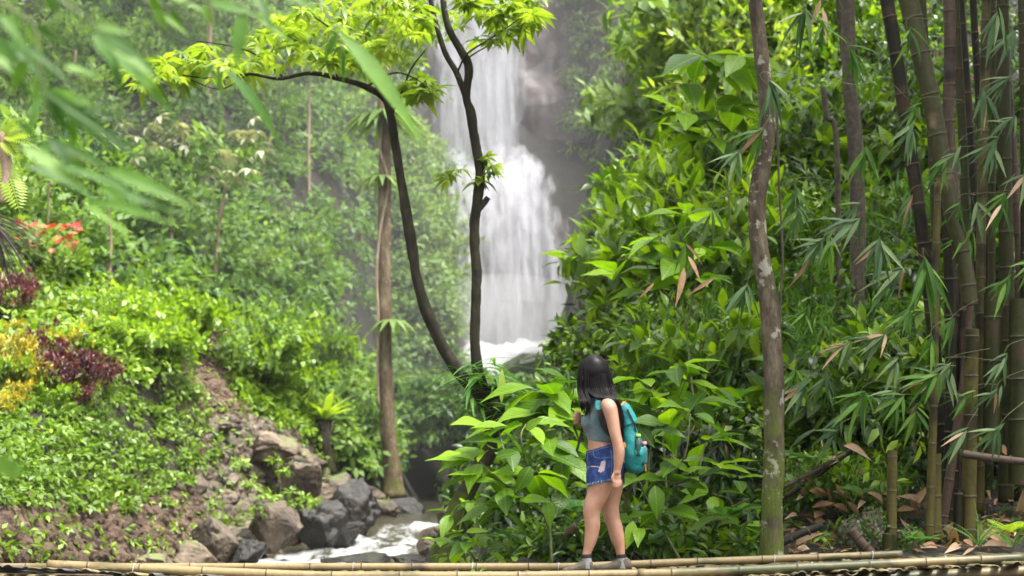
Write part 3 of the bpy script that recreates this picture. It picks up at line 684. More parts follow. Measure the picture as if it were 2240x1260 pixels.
# ------------------------------------------------------------------ boulders and bank rocks
B1 = 'boulders along the left bank of the stream'
for i, (px, py, w, h, D, mk, lb) in enumerate([
    (600, 975, 120, 60, 29.0, 'pale_rock', 'broad pale boulder at the top of the rocky bank, below the bare path'),
    (655, 1060, 110, 90, 28.3, 'rock', 'angular brown rock with creeper beside the shadowed rock wall'),
    (600, 1140, 110, 110, 26.5, 'rock', 'large upright brown rock standing over the white water'),
    (695, 1150, 105, 110, 27.8, 'wetrock', 'dark wet rock face overhanging the white water'),
    (470, 1185, 130, 100, 23.5, 'rock', 'brown rock low on the bank above the mossy pair'),
    (530, 1215, 90, 70, 24, 'wetrock', 'small dark wet rock at the edge of the rapids'),
    (770, 1120, 120, 110, 31, 'wetrock', 'black wet boulder with a pale top below the brown trunk'),
    (735, 1075, 80, 80, 31.5, 'rock', 'mottled grey rock leaning on the black boulder'),
    (745, 1172, 110, 56, 28.5, 'wetrock', 'flat wet grey rock jutting into the cascade'),
    (885, 1118, 80, 75, 35, 'wetrock', 'angular grey boulder in front of the dark gorge'),
    (830, 1125, 90, 60, 34, 'rock', 'stepped grey rock between two boulders under the brown trunk'),
    (790, 1085, 100, 50, 34.5, 'rock', 'low reddish rock at the roots of the brown trunk'),
    (345, 1235, 90, 50, 19, 'pale_rock', 'low mossy rounded rock beside the bridge poles'),
    (435, 1228, 110, 70, 19.5, 'pale_rock', 'mossy rounded boulder, larger of the pair behind the bridge'),
    (775, 1232, 190, 44, 25.5, 'wetrock', 'dark rock splitting the white rapids in midstream'),
    (915, 1234, 120, 40, 25, 'wetrock', 'wet slab at the right edge of the rapids'),
    (960, 1175, 90, 70, 27, 'rock', 'brown mossy rock at the foot of the mossy leaning trunk'),
    (990, 1130, 70, 50, 31, 'pale_rock', 'tan rock ledge on the right bank beside the cascade'),
    (935, 1200, 70, 45, 25.5, 'rock', 'small brown rock between wet slab and mossy trunk'),
    (1150, 805, 130, 66, 59.0, 'wetrock', 'big hazy brown boulder at the foot of the waterfall'),
]):
    k_ = .98 if i < 12 else .95
    rock(px, py, w * k_, h * k_, D + .25, mk, lb, B1 if i < 12 else None, i, rng.uniform(0, 6), 1.25, sink=0.0)
for i, (px, py, w, h) in enumerate([(470, 935, 34, 22), (500, 950, 26, 18), (452, 905, 30, 20), (530, 925, 30, 18), (490, 905, 20, 14), (430, 865, 26, 16), (445, 985, 24, 18), (410, 1030, 30, 20), (385, 1060, 24, 18), (355, 1120, 30, 22),
                                    (330, 1085, 22, 16), (150, 1200, 24, 16), (90, 1215, 30, 18), (230, 1225, 20, 12), (250, 1180, 18, 12), (400, 1150, 28, 20)]):
    gp = on_ground(px, py)[0]
    rock(px, py, w * 1.1, h * 1.2, gp[1], 'pale_rock' if i % 2 else 'rock', 'loose fist-sized stone half buried in the soil of the left bank', 'loose stones on the left bank', i + 3, rng.uniform(0, 6), 1.0, name='stone')

SIZ = [(26, 'head-sized broken stone in the rubble of the left bank'), (46, 'knee-high brown rock in the outcrop above the rapids'), (56, 'waist-high earthy rock in the outcrop above the rapids')]
q = sample_poly([(450, 925), (620, 945), (700, 1010), (745, 1090), (700, 1150), (590, 1215), (480, 1215), (430, 1120), (440, 1010)], 96); g = on_ground(q[:, 0], q[:, 1])
for i in range(96):
    sz, lb = SIZ[0 if i % 2 else (1 if i % 6 else 2)]; w = sz * rng.uniform(.75, 1.3)
    px_ = 1120 + g[i][0] / g[i][1] * F; py_ = HY + (CZ - g[i][2]) / g[i][1] * F
    rock(px_, py_ + 4, w * 1.35, w * rng.uniform(.5, .8), g[i][1], ['pale_rock', 'rock', 'soil'][i % 3], lb, 'rubble of the left bank outcrop', i, rng.uniform(0, 6), 1.1, name='boulder' if sz > 30 else 'stone')
# ------------------------------------------------------------------ plant generators
def shrub(name, seed, nst=7, h=1.3, spread=0.7, twigs=3, nleaf=9, tpl=None, ls=0.2, lv=0.3, up=0.25, stem_r=0.012, leafmat='forest', stemmat='stem', tint=(0.5, 0.2), lean=0.0):
    r = np.random.default_rng(seed); st = Acc(); T, Dv, Nv = [], [], []
    ends = []
    for i in range(nst):
        a = 2 * np.pi * (i + r.uniform(-.3, .3)) / nst; ro = spread * r.uniform(.3, 1.0); hh = h * r.uniform(.6, 1.0)
        e = np.array([ro * np.cos(a) + lean, ro * np.sin(a), hh])
        pth = smooth_path([np.zeros(3), e * np.array([.35, .35, .55]) + r.normal(size=3) * .04 * h, e], 7)
        st.add(*tube(pth, np.linspace(stem_r, stem_r * .35, 7), 5)); ends.append(pth)
        for j in range(twigs):
            k = r.integers(3, 6); o_ = pth[k]; d = nrm(np.array([np.cos(a + r.uniform(-1.3, 1.3)), np.sin(a + r.uniform(-1.3, 1.3)), r.uniform(-.1, .8)]))
            p2 = smooth_path([o_, o_ + d * h * .16 + np.array([0, 0, .03]), o_ + d * h * r.uniform(.25, .4) + np.array([0, 0, -.03 * h])], 6)
            st.add(*tube(p2, np.linspace(stem_r * .5, stem_r * .2, 6), 4)); ends.append(p2)
    for pth in ends:
        tg = nrm(pth[-1] - pth[-3])
        for q in range(nleaf):
            f = 0.35 + 0.65 * (q + 1) / nleaf; x = f * (len(pth) - 1); i0 = min(int(x), len(pth) - 2); pos = pth[i0] + (pth[i0 + 1] - pth[i0]) * (x - i0)
            an = q * 2.4 + r.uniform(-.3, .3); side = nrm(np.cross(tg, [np.cos(an), np.sin(an), .35]))
            d = side * (1.0 if q < nleaf - 1 else .2) + tg * (.5 if q < nleaf - 1 else 1) + np.array([0, 0, up]) + r.normal(size=3) * .15
            T.append(pos); Dv.append(d); Nv.append(np.array([0, 0, 1.0]) + tg * .25 + r.normal(size=3) * .25)
    T = np.array(T); n = len(T)
    S = ls * r.uniform(1 - lv, 1 + lv, n)
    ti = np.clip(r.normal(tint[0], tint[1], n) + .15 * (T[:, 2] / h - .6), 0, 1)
    V, fs, tt = scatter(tpl, basis(np.array(Dv), np.array(Nv)), S, T, ti)
    return (st.mesh(name + '_stem'), M[stemmat]), (mk_mesh(name + '_leaves', V, fs, True, tt), M[leafmat])

def plant(name, meshes, loc, label, cat, group=None, s=1.0, rz=None, partnames=('stem', 'foliage')):
    e = empty(name, loc, label, cat, group); e.scale = (s, s, s); e.rotation_euler = (0, 0, rng.uniform(0, 6.28) if rz is None else rz)
    for pn, (me, mt) in zip(partnames, meshes): link(pn, me, e, mt)
    return e

LF6 = leaf_tpl(0.42, 5, .16, .28, .42); LFW = leaf_tpl(0.55, 5, .14, .3, .4); LFN = leaf_tpl(0.26, 5, .16, .35, .45); LANCE = leaf_tpl(0.13, 5, .25, .35, .3)
PROTO = {
    'broad_a': shrub('broad_a', 1, 8, 1.7, .8, 3, 8, LF6, .27, leafmat='forest', tint=(.62, .2)),
    'broad_b': shrub('broad_b', 2, 6, 1.3, .75, 3, 8, LFW, .24, leafmat='forest', tint=(.5, .22)),
    'broad_c': shrub('broad_c', 3, 9, 2.1, .9, 3, 8, LFN, .30, leafmat='forest', tint=(.7, .2)),
    'small_a': shrub('small_a', 4, 9, 1.2, .8, 4, 11, kite(.5), .12, leafmat='forest', tint=(.42, .2)),
    'small_b': shrub('small_b', 5, 10, 1.6, 1.0, 4, 11, kite(.45), .14, leafmat='canopy', tint=(.6, .2)),
    'narrow': shrub('narrow', 6, 9, 1.5, .9, 3, 10, LANCE, .26, leafmat='bamboo_green', tint=(.45, .22)),
    'lime_a': shrub('lime_a', 7, 10, 1.1, .7, 4, 10, kite(.55), .16, leafmat='lime', tint=(.6, .2)),
    'lime_b': shrub('lime_b', 8, 8, .8, .6, 4, 9, kite(.6), .13, leafmat='lime', tint=(.5, .2)),
    'hill_a': shrub('hill_a', 9, 10, 1.8, 1.1, 4, 11, kite(.5), .22, leafmat='hill', tint=(.5, .2)),
    'hill_b': shrub('hill_b', 10, 9, 1.4, .9, 4, 11, kite(.4), .20, leafmat='hill', tint=(.68, .2)),
    'maroon': shrub('maroon', 12, 13, .9, .55, 4, 14, leaf_tpl(.4, 2, .2, .3), .105, up=.6, leafmat='maroon', tint=(.5, .25)),
    'yellow': shrub('yellow', 13, 11, .75, .45, 3, 13, leaf_tpl(.26, 2, .2, .35), .145, up=.8, leafmat='yellow', tint=(.5, .25)),
    'cliffy': shrub('cliffy', 14, 9, 1.8, 1.3, 4, 11, kite(.45), .24, leafmat='far', tint=(.62, .2)),
}
LMK = [(235, 540, 'by the straight sapling'), (390, 300, 'by the cream-leaved tree'), (480, 520, 'by the leaning sapling'), (675, 310, 'by the pole-like sapling'), (30, 540, 'by the dead frond'), (100, 600, 'by the red flowers'), (600, 170, 'under the canopy branch'), (840, 600, 'by the brown trunk'), (160, 180, 'behind the bamboo tips'), (570, 620, 'above the lime shrubs'), (790, 450, 'left of the brown trunk'), (700, 900, 'by the nest fern'), (450, 720, 'at the path top'), (320, 720, 'above the crotons'), (360, 840, 'by the reeds'),
       (1300, 800, 'beside her head'), (1390, 960, 'beside the backpack'), (1450, 650, 'above the hiker'), (1600, 650, 'left of the lichen trunk'), (1560, 200, 'by the tall broadleaf'), (1340, 300, 'beside the wet cliff'), (1260, 650, 'beside the fall'), (1560, 1000, 'near the trunk foot'), (1740, 700, 'hugging the lichen trunk'), (1950, 800, 'by the olive culm'), (1850, 950, 'above the poles'), (1860, 200, 'by the forest trunk'), (1720, 250, 'behind the vine'), (1960, 300, 'by the black culm'), (2180, 300, 'behind the upper culms'), (2180, 750, 'behind the tall stumps'), (2240, 500, 'beside mossy culms')]
def grow(keys, poly, n, look, place, group, s0=.8, s1=1.25, name='shrub', cat='shrub', lift=-0.05):
    q, g = zone(poly, n)
    clear = [(235, 420, 632), (377, 415, 600), (480, 400, 660), (675, 190, 460), (385, 240, 560), (310, 250, 450), (540, 250, 450), (450, 280, 560)]
    ok = np.array([not any(abs(x - cx) < 42 and y0 < y < y1 + 70 for cx, y0, y1 in clear) for x, y in q]); q, g = q[ok], g[ok]; n = len(q)
    for i in range(n):
        k = keys[i % len(keys)]; lm = min(LMK, key=lambda t: (t[0] - q[i][0]) ** 2 + (t[1] - q[i][1]) ** 2)[2]
        plant(name, PROTO[k], g[i] + np.array([0, 0, lift]), look[k] + ' ' + place + (', ' + lm if len((look[k] + place + lm).split()) < 15 else ''), cat, group, rng.uniform(s0, s1))
LOOK = {'broad_a': 'tall shrub with long bright green leaves', 'broad_b': 'shrub with wide deep green leaves', 'broad_c': 'lanky shrub with narrow lime green leaves', 'small_a': 'dark small-leaved shrub',
        'small_b': 'yellow-green fine-leaved shrub', 'narrow': 'bamboo seedling with thin strap leaves', 'lime_a': 'bushy lime green shrub', 'lime_b': 'low lime green shrub', 'hill_a': 'mid green rounded shrub',
        'hill_b': 'light green rounded shrub', 'maroon': 'maroon-leaved croton', 'yellow': 'yellow-leaved croton', 'cliffy': 'pale green spreading shrub'}
grow(['broad_a', 'broad_c', 'broad_b', 'broad_a'], [(1400, 560), (1640, 420), (1640, 760), (1330, 840)], 26, LOOK, 'on the slope right of the waterfall foot', 'shrubs right of the waterfall foot', .9, 1.3)
grow(['small_b', 'broad_c', 'small_b', 'cliffy'], [(1330, 120), (1640, 20), (1640, 380), (1350, 480)], 24, LOOK, 'high on the slope right of the waterfall', 'shrubs high on the right slope', 1.2, 1.9)
grow(['broad_b', 'small_a', 'broad_a', 'narrow'], [(1200, 800), (1640, 780), (1640, 1060), (1260, 1050)], 26, LOOK, 'on the slope behind the hiker', 'shrubs on the slope behind the hiker', .6, .95)
grow(['narrow', 'small_a', 'broad_b', 'narrow', 'broad_a'], [(1700, 560), (2020, 520), (2040, 1020), (1720, 1060)], 34, LOOK, 'between the lichen-spotted trunk and the bamboo clump', 'shrubs between trunk and bamboo', .6, 1.0)
grow(['broad_a', 'broad_b', 'small_a'], [(1690, 60), (2020, 20), (2020, 480), (1700, 520)], 24, LOOK, 'upslope behind the lichen-spotted trunk', 'shrubs upslope behind the trunk', .9, 1.4)
grow(['small_a', 'narrow', 'broad_b'], [(2060, 100), (2500, 60), (2500, 950), (2060, 950)], 22, LOOK, 'in the shade behind the bamboo clump', 'shrubs behind the bamboo clump', .7, 1.1)
grow(['hill_a', 'hill_b', 'cliffy'], [(-200, 120), (850, 60), (900, 420), (760, 700), (420, 660), (-200, 520)], 84, LOOK, 'on the steep left hillside', 'shrubs on the left hillside', .6, 1.15)
grow(['narrow', 'broad_b', 'small_a', 'broad_a'], [(1710, 1000), (2020, 980), (2060, 1150), (1715, 1190)], 22, LOOK, 'low over the leaf litter by the bamboo', 'low shrubs over the litter', .28, .5)
grow(['hill_b', 'cliffy'], [(860, 320), (1000, 480), (1000, 720), (900, 780)], 14, LOOK, 'on the bank left of the waterfall', 'shrubs left of the waterfall', .8, 1.3)
grow(['lime_a', 'lime_b', 'lime_a'], [(220, 640), (430, 690), (460, 850), (260, 840)], 16, LOOK, 'left of the bare earth path', 'shrubs left of the path', .8, 1.3)
grow(['lime_a', 'hill_b', 'lime_a'], [(510, 740), (700, 780), (720, 900), (560, 900)], 14, LOOK, 'right of the bare earth path', 'shrubs right of the path', .8, 1.35)
grow(['hill_b', 'hill_a'], [(700, 900), (860, 900), (860, 1040), (740, 1040)], 10, LOOK, 'around the brown-trunked tree', 'shrubs around the brown trunk', .5, .8)
for px, py, s in [(25, 690, 1.2), (10, 655, 1.0), (100, 800, 1.1), (140, 850, 1.2), (185, 860, 1.1), (60, 770, .8), (205, 750, .6), (165, 890, .8), (45, 640, .9), (110, 845, .9), (215, 840, .9), (75, 800, .8), (140, 790, .7)]:
    plant('croton', PROTO['maroon'], on_ground(px, py + 25)[0], 'maroon-leaved croton in the flower bed on the left bank', 'shrub', 'maroon crotons in the flower bed', s * .72)
for px, py, s in [(15, 810, 1.2), (55, 840, 1.1), (120, 780, 1.1), (190, 790, .9), (10, 740, .8), (150, 745, .8), (35, 870, .7), (0, 900, .7), (625, 745, .7)]:
    plant('croton', PROTO['yellow'], on_ground(px, py + 25)[0], 'yellow-leaved croton beside the path' if px > 600 else 'yellow-leaved croton in the flower bed on the left bank', 'shrub', None if px > 600 else 'yellow crotons in the flower bed', s * .72)

for i in range(22):
    px, py = rng.uniform(-20, 235), rng.uniform(660, 890); k = ['lime_b', 'maroon', 'lime_a', 'yellow', 'lime_b'][i % 5]
    plant('croton' if k in ('maroon', 'yellow') else 'shrub', PROTO[k], on_ground(px, py + 20)[0], 'small ' + LOOK[k] + ' tucked into the flower bed', 'shrub', 'small plants in the flower bed', rng.uniform(.35, .6))
# red flowering bush
st, fo = shrub('flowering', 21, 9, 1.2, .7, 3, 8, kite(.4), .15, leafmat='ivy')
fl = []
r_ = np.random.default_rng(5)
pet = merge_tpl([xf(diamond(.55, .3), basis(np.array([math.cos(a), math.sin(a), .5]), np.array([0, 0, 1.])), 1, np.zeros(3)) for a in np.linspace(0, 6.28, 6)[:-1]])
fT = np.stack([r_.uniform(-.6, .6, 34), r_.uniform(-.6, .1, 34), r_.uniform(.75, 1.3, 34)], -1)
V, fs, tt = scatter(pet, basis(r_.normal(size=(34, 3)), np.array([[0, -.5, 1.]]) + r_.normal(size=(34, 3)) * .3), r_.uniform(.08, .13, 34), fT, r_.uniform(0, 1, 34))
plant('flowering_bush', [st, fo, (mk_mesh('blossoms', V, fs, True, tt), M['red'])], on_ground(118, 640)[0], 'bush with clusters of red flowers near the dead palm frond', 'bush', None, 1.0, 0.0, ('stem', 'foliage', 'blossoms'))
for px, py in [(205, 730), (160, 770), (350, 765)]:
    V, fs, tt = scatter(pet, basis(r_.normal(size=(8, 3)), np.array([[0, -.7, 1.]]) + r_.normal(size=(8, 3)) * .3), r_.uniform(.07, .11, 8), np.stack([r_.uniform(-.25, .25, 8), r_.uniform(-.25, .1, 8), r_.uniform(.45, .7, 8)], -1), r_.uniform(0, 1, 8))
    plant('flowering_bush', [PROTO['lime_b'][0], PROTO['lime_b'][1], (mk_mesh('blossoms', V, fs, True, tt), M['pink'])], on_ground(px, py + 40)[0], 'low bush with pink flowers by the crotons', 'bush', 'pink flowered bushes', .9, None, ('stem', 'foliage', 'blossoms'))

# ------------------------------------------------------------------ trees
def cluster_tpl(n, seed, w=.3, pitch=.1, sep=1.0, droop=.35, lv=.2):
    r = np.random.default_rng(seed); it = []
    for i in range(n):
        a = 2 * np.pi * i / n + r.uniform(-.25, .25); p = pitch + r.uniform(-.3, .3)
        it.append(xf(leaf_tpl(w, 5, .15, droop * r.uniform(.6, 1.4), .5), basis(np.array([math.cos(a), math.sin(a), p]), np.array([0, 0, 1.])), r.uniform(1 - lv, 1 + lv), np.array([math.cos(a), math.sin(a), 0]) * .05))
    return merge_tpl(it)
def tint_mesh(name, tpl, seed, lo=.3, hi=.9, per=None):
    V, fs = tpl; r = np.random.default_rng(seed); per = per or 18
    n = len(V); t = np.repeat(r.uniform(lo, hi, n // per + 1), per)[:n]
    return mk_mesh(name, V, fs, True, t)

# thin saplings on the hillside
M['sapling_bark'] = bark_mat('sapling_bark', (.16, .11, .075), (.27, .20, .14), (.40, .33, .25), scale=9)
SAP = [(235, 632, 440, 29.5, 7, 0), (377, 585, 415, 34, 9, 1), (467, 632, 400, 33.5, 8, 28), (675, 430, 190, 46, 8, 2), (166, 260, 110, 42, 8, 0), (570, 380, 275, 44, 9, 30), (455, 290, -20, 46, 11, 8), (793, 560, 380, 50, 7, 0), (98, 560, 400, 27, 6, 8)]
LABS = ['thin straight sapling trunk above the flower bed', 'thin pale sapling trunk under the pale-leaved tree', 'slim leaning sapling trunk right of the pale-leaved tree', 'slim pole-like sapling high on the hillside beside the long branch', 'thin sapling at the upper edge of the hillside above the bamboo spray',
        'leaning dark sapling above the dark hollow of the hillside', 'pale tall sapling behind the leafy canopy branch', 'faint grey sapling near the brown trunk', 'thin dark sapling beside the red flowers']
crownm = [shrub('sapcrown_%d' % i, 60 + i, 8, 1.5, .9, 3, 9, kite(.45), .26, leafmat='hill', tint=(.45 + .1 * i, .2)) for i in range(3)]
for i, ((px, yb, yt, D, w, lean), lb) in enumerate(zip(SAP, LABS)):
    g0 = on_ground(px, yb)[0]; D = g0[1]; top = P(px + lean, yt, D); b = np.array([g0[0], D, g0[2]])
    e = empty('sapling', b, lb, 'tree', 'saplings on the hillside')
    pth = smooth_path([np.array([0, 0, -.3]), (top - b) * .5 + rng.normal(size=3) * .05, top - b], 14); rr = w / 2 / F * D
    link('trunk', Acc().add(*tube(pth, np.linspace(rr * 1.25, rr * .8, 14), 7, rough=.12, seed=i)).mesh('trunk'), e, M['sapling_bark'])
    if i not in (0, 1, 3, 4):
        c = link('crown', crownm[i % 3][1][0], e, crownm[i % 3][1][1]); c.location = Vector(top - b) - Vector((0, 0, .5)); c.scale = (1.1,) * 3
    else:
        c = link('crown', crownm[i % 3][1][0], e, crownm[i % 3][1][1]); c.location = Vector(top - b) - Vector((0, 0, .2)); c.scale = (.9,) * 3

# pale-leaved tree
pb0 = on_ground(385, 560)[0]; D = pb0[1]
e = empty('pale_leaved_tree', pb0, 'slender tree with clusters of cream-white leaves on the hillside', 'tree')
tk = smooth_path([np.array([0, 0, -.3]), P(385, 420, D) - pb0, P(390, 300, D) - pb0, P(420, 235, D) - pb0], 16)
link('trunk', Acc().add(*tube(tk, np.linspace(.05, .02, 16), 7)).mesh('trunk'), e, M['twig'])
pc = [tint_mesh('pale_cluster', cluster_tpl(7, 90 + k, .42, .0, droop=.5), k) for k in range(3)]
PCL = [(330, 275), (300, 300), (352, 290), (375, 305), (405, 318), (430, 300), (455, 290), (400, 285), (345, 320), (310, 330), (520, 290), (545, 305), (560, 290), (500, 340), (540, 345), (480, 330), (450, 385), (475, 395), (520, 385), (545, 370), (500, 375), (300, 345), (260, 390), (240, 410), (285, 380), (460, 365), (420, 345), (390, 270), (350, 255), (270, 270), (570, 330), (555, 260)]
tw = Acc()
for i, (px, py) in enumerate(PCL):
    c = P(px, py, D + rng.uniform(-.7, .5)) - pb0
    a0 = tk[rng.integers(8, 15)]
    tw.add(*tube(smooth_path([a0, (a0 + c) / 2 + np.array([0, 0, .1]), c], 5), np.linspace(.014, .006, 5), 4))
    o = link('leaf_cluster', pc[i % 3], e, M['pale']); o.location = Vector(c); s = rng.uniform(.22, .36); o.scale = (s, s, s); o.rotation_euler = (rng.uniform(-.2, .5), rng.uniform(-.4, .4), rng.uniform(0, 6))
link('branches', tw.mesh('branches'), e, M['twig'])

# brown-trunked tree at the gorge
M['brown_bark'] = bark_mat('brown_bark', (.040, .029, .015), (.115, .082, .048), (.23, .185, .125), (.27, .25, .20), (.065, .08, .012), 7.0, .62)
D = 35.5; b = P(858, 1085, D); b[2] = min(b[2], hz(b[0], b[1]) + .1)
e = empty('brown_trunk_tree', b, 'tall brown-barked trunk with flared roots beside the dark gorge', 'tree')
tk = smooth_path([P(x, y, D) - b for x, y in [(862, 1090), (858, 1020), (850, 950), (846, 870), (842, 780), (843, 700), (840, 600), (840, 500), (842, 400), (842, 320), (838, 250), (840, 120), (846, -40)]], 60)
rr = np.interp(np.linspace(0, 1, 60), [0, .04, .12, .3, .8, 1], [.36, .26, .205, .175, .15, .13])
tr_ = Acc().add(*tube(tk, rr, 14, rough=.22, seed=4))
for a, ln in [(3.6, 1.0), (4.4, .9), (5.3, 1.1), (2.7, .9), (0.2, .8)]:
    d = np.array([math.cos(a), math.sin(a), 0]); tr_.add(*tube(smooth_path([np.array([0, 0, .95]), d * .28 + np.array([0, 0, .45]), d * ln * .7 + np.array([0, 0, .05]), d * ln * 1.1 + np.array([0, 0, -.35])], 10), np.linspace(.16, .07, 10), 8, rough=.2, seed=3))
link('trunk', tr_.mesh('trunk'), e, M['brown_bark'])
vn = smooth_path([P(x, y, D - .25) - b for x, y in [(828, 890), (826, 800), (828, 700), (824, 600), (832, 500), (850, 400), (832, 330), (836, 260)]], 40)
link('vine', Acc().add(*tube(vn, .035, 6, rough=.1)).mesh('vine'), e, M['sapling_bark'])
cr = shrub('brown_crown', 71, 12, 2.6, 2.0, 5, 11, kite(.42), .26, leafmat='canopy', tint=(.45, .2))
c = link('crown', cr[1][0], e, cr[1][1]); c.location = Vector(P(842, 230, D) - b); link('branches', cr[0][0], e, cr[0][1]).location = c.location
frm = merge_tpl([xf(leaf_tpl(.28, 6, .1, .9, .45), basis(np.array([math.cos(a), math.sin(a), .25]), np.array([0, 0, 1.])), 1, np.zeros(3)) for a in np.linspace(0, 6.28, 14)[:-1]])
for (px, py, s) in [(848, 245, 1.0), (835, 385, .6), (858, 700, .6), (820, 250, .8)]:
    o = link('fronds', tint_mesh('epiphyte', frm, 3), e, M['far']); o.location = Vector(P(px, py, D - .2) - b); o.scale = (s,) * 3

# ------------------------------------------------------------------ twin-trunked dark tree in the middle
M['dark_bark'] = bark_mat('dark_mossy_bark', (.004, .004, .002), (.015, .013, .006), (.042, .036, .019), (.10, .10, .075), (.022, .028, .004), 14.0, .68)
M['moss_bark'] = bark_mat('moss_covered_bark', (.006, .005, .003), (.016, .014, .006), (.036, .030, .014), None, (.045, .062, .005), 9.0)
D = 15.0; b = P(965, 1240, D)
twin = empty('twin_trunk_tree', b, 'dark leaning tree with two curving trunks in front of the waterfall', 'tree')
def tpath(pts, n, dz=None):
    return smooth_path([P(x, y, D + (0 if dz is None else dz * i)) - b for i, (x, y) in enumerate(pts)], n)
p0 = tpath([(960, 1250), (978, 1180), (1005, 1105), (1045, 1030), (1075, 960), (1082, 915), (1070, 880)], 30)
link('trunk', Acc().add(*tube(p0, np.interp(np.linspace(0, 1, 30), [0, .4, .8, 1], [.13, .10, .10, .13]), 12, rough=.22, seed=2)).mesh('trunk_base'), twin, M['moss_bark'])
pl = tpath([(1078, 905), (1050, 862), (1012, 822), (970, 760), (937, 690), (914, 620), (901, 540), (886, 450), (873, 370), (862, 305), (856, 262), (842, 216), (800, 190), (742, 172), (680, 160), (610, 172), (545, 162), (470, 172), (400, 165)], 260)
link('trunk', Acc().add(*tube(pl, np.interp(np.linspace(0, 1, 260), [0, .15, .5, .62, .8, 1], [.095, .062, .047, .039, .020, .007]), 16, rough=.34, seed=5)).mesh('trunk_left'), twin, M['dark_bark'])
pr = tpath([(1082, 915), (1052, 840), (1040, 770), (1040, 690), (1042, 600), (1037, 510), (1044, 440), (1050, 385), (1040, 310), (1031, 250), (1020, 212), (1026, 150), (1010, 112), (985, 70), (972, 20), (966, -60)], 240)
link('trunk', Acc().add(*tube(pr, np.interp(np.linspace(0, 1, 240), [0, .15, .45, .65, 1], [.075, .053, .055, .046, .034]), 16, rough=.34, seed=6)).mesh('trunk_right'), twin, M['dark_bark'])
def limb(pts, r0, r1, dz=0.0, n=24):
    return link('branch', Acc().add(*tube(tpath(pts, n, dz), np.linspace(r0, r1, n), 7, rough=.15, seed=len(pts))).mesh('branch'), twin, M['dark_bark'])
limb([(1018, 208), (998, 158), (975, 118), (956, 60), (942, 0), (930, -60)], .036, .022)
limb([(1042, 462), (1056, 448), (1068, 432)], .04, .03, 0, 8)
limb([(945, 45), (915, 22), (880, 5), (840, -20)], .02, .012, -.05)
limb([(1000, 160), (1020, 120), (1060, 92), (1110, 60), (1150, 30)], .012, .005, -.08)
limb([(1012, 135), (1050, 110), (1110, 78), (1170, 40)], .010, .005, .08)
limb([(830, 205), (812, 160), (770, 110), (720, 60), (660, 20)], .02, .006, -.1)
limb([(855, 255), (880, 200), (900, 150), (930, 110)], .016, .006, -.1)
limb([(742, 172), (700, 120), (650, 90), (600, 60)], .014, .005, .12)
limb([(620, 170), (560, 120), (500, 100), (430, 90)], .012, .005, -.12)
limb([(545, 162), (480, 195), (400, 170), (330, 175), (270, 170)], .008, .003, .1)
limb([(800, 190), (860, 160), (905, 170), (940, 195)], .012, .004, -.2)
CC = [tint_mesh('canopy_cluster', cluster_tpl(9, 200 + k, .36, .2, droop=.6, lv=.35), 30 + k, .35, .95) for k in range(4)]
def canopy(n, poly, dlo, dhi, s0=.17, s1=.27):
    q = sample_poly(poly, n)
    for i, (px, py) in enumerate(q):
        c = P(px, py, D + rng.uniform(dlo, dhi)) - b
        o = link('leaf_cluster', CC[i % 4], twin, M['canopy']); o.location = Vector(c); s = rng.uniform(s0, s1); o.scale = (s,) * 3
        o.rotation_euler = (rng.uniform(-.5, .35), rng.uniform(-.45, .45), rng.uniform(0, 6.28))
canopy(140, [(480, 130), (560, 60), (680, 5), (930, -20), (940, 60), (880, 110), (850, 150), (780, 140), (620, 150), (520, 170)], -1.0, 1.2, .11, .18)
canopy(26, [(255, 180), (330, 130), (480, 95), (520, 160), (440, 180), (330, 195)], -.6, .6, .13, .2)
canopy(42, [(985, 60), (1000, -20), (1180, -20), (1205, 50), (1150, 85), (1100, 95), (1040, 110)], -.6, .6, .12, .19)
canopy(12, [(880, 190), (930, 175), (960, 200), (900, 215)], -.4, .2, .14, .2)
canopy(9, [(1035, 400), (1060, 340), (1085, 355), (1075, 400)], -.2, .2, .10, .15)
canopy(5, [(960, 390), (1000, 410), (1010, 360), (990, 345)], -.2, .2, .10, .15)
# ferns and strap leaves lodged in the fork
strap = leaf_tpl(.10, 6, .1, .9, .4)
link('root_mass', Acc().add(*(lambda V: (V[0] * 1, V[1]))((lambda me: (np.array([v.co[:] for v in me.vertices]) * np.array([.17, .16, .24]) + (P(1072, 880, D) - b), [np.array([p.vertices[:] for p in me.polygons])]))(ROCKS[3]))).mesh('root_mass'), twin, M['dark_bark'])
for i in range(120):
    px, py = rng.uniform(1020, 1120), rng.uniform(800, 915); a = rng.uniform(0, 6.28)
    V, fs = xf(strap, basis(np.array([math.cos(a) * .8, math.sin(a) * .8, rng.uniform(.2, 1.1)]), np.array([0, 0, 1.])), rng.uniform(.25, .6), np.zeros(3))
    o = link('leaf', mk_mesh('strap', V, fs, True, np.full(len(V), rng.uniform(.2, .9))), twin, M['fern']); o.location = Vector(P(px, py, D + rng.uniform(-.2, .15)) - b)
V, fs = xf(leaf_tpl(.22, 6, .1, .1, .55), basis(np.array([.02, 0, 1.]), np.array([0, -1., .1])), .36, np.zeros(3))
o = link('leaf', mk_mesh('strap_yellow', V, fs, True, np.full(len(V), .5)), twin, M['fern_yellow']); o.location = Vector(P(1097, 882, D - .25) - b)

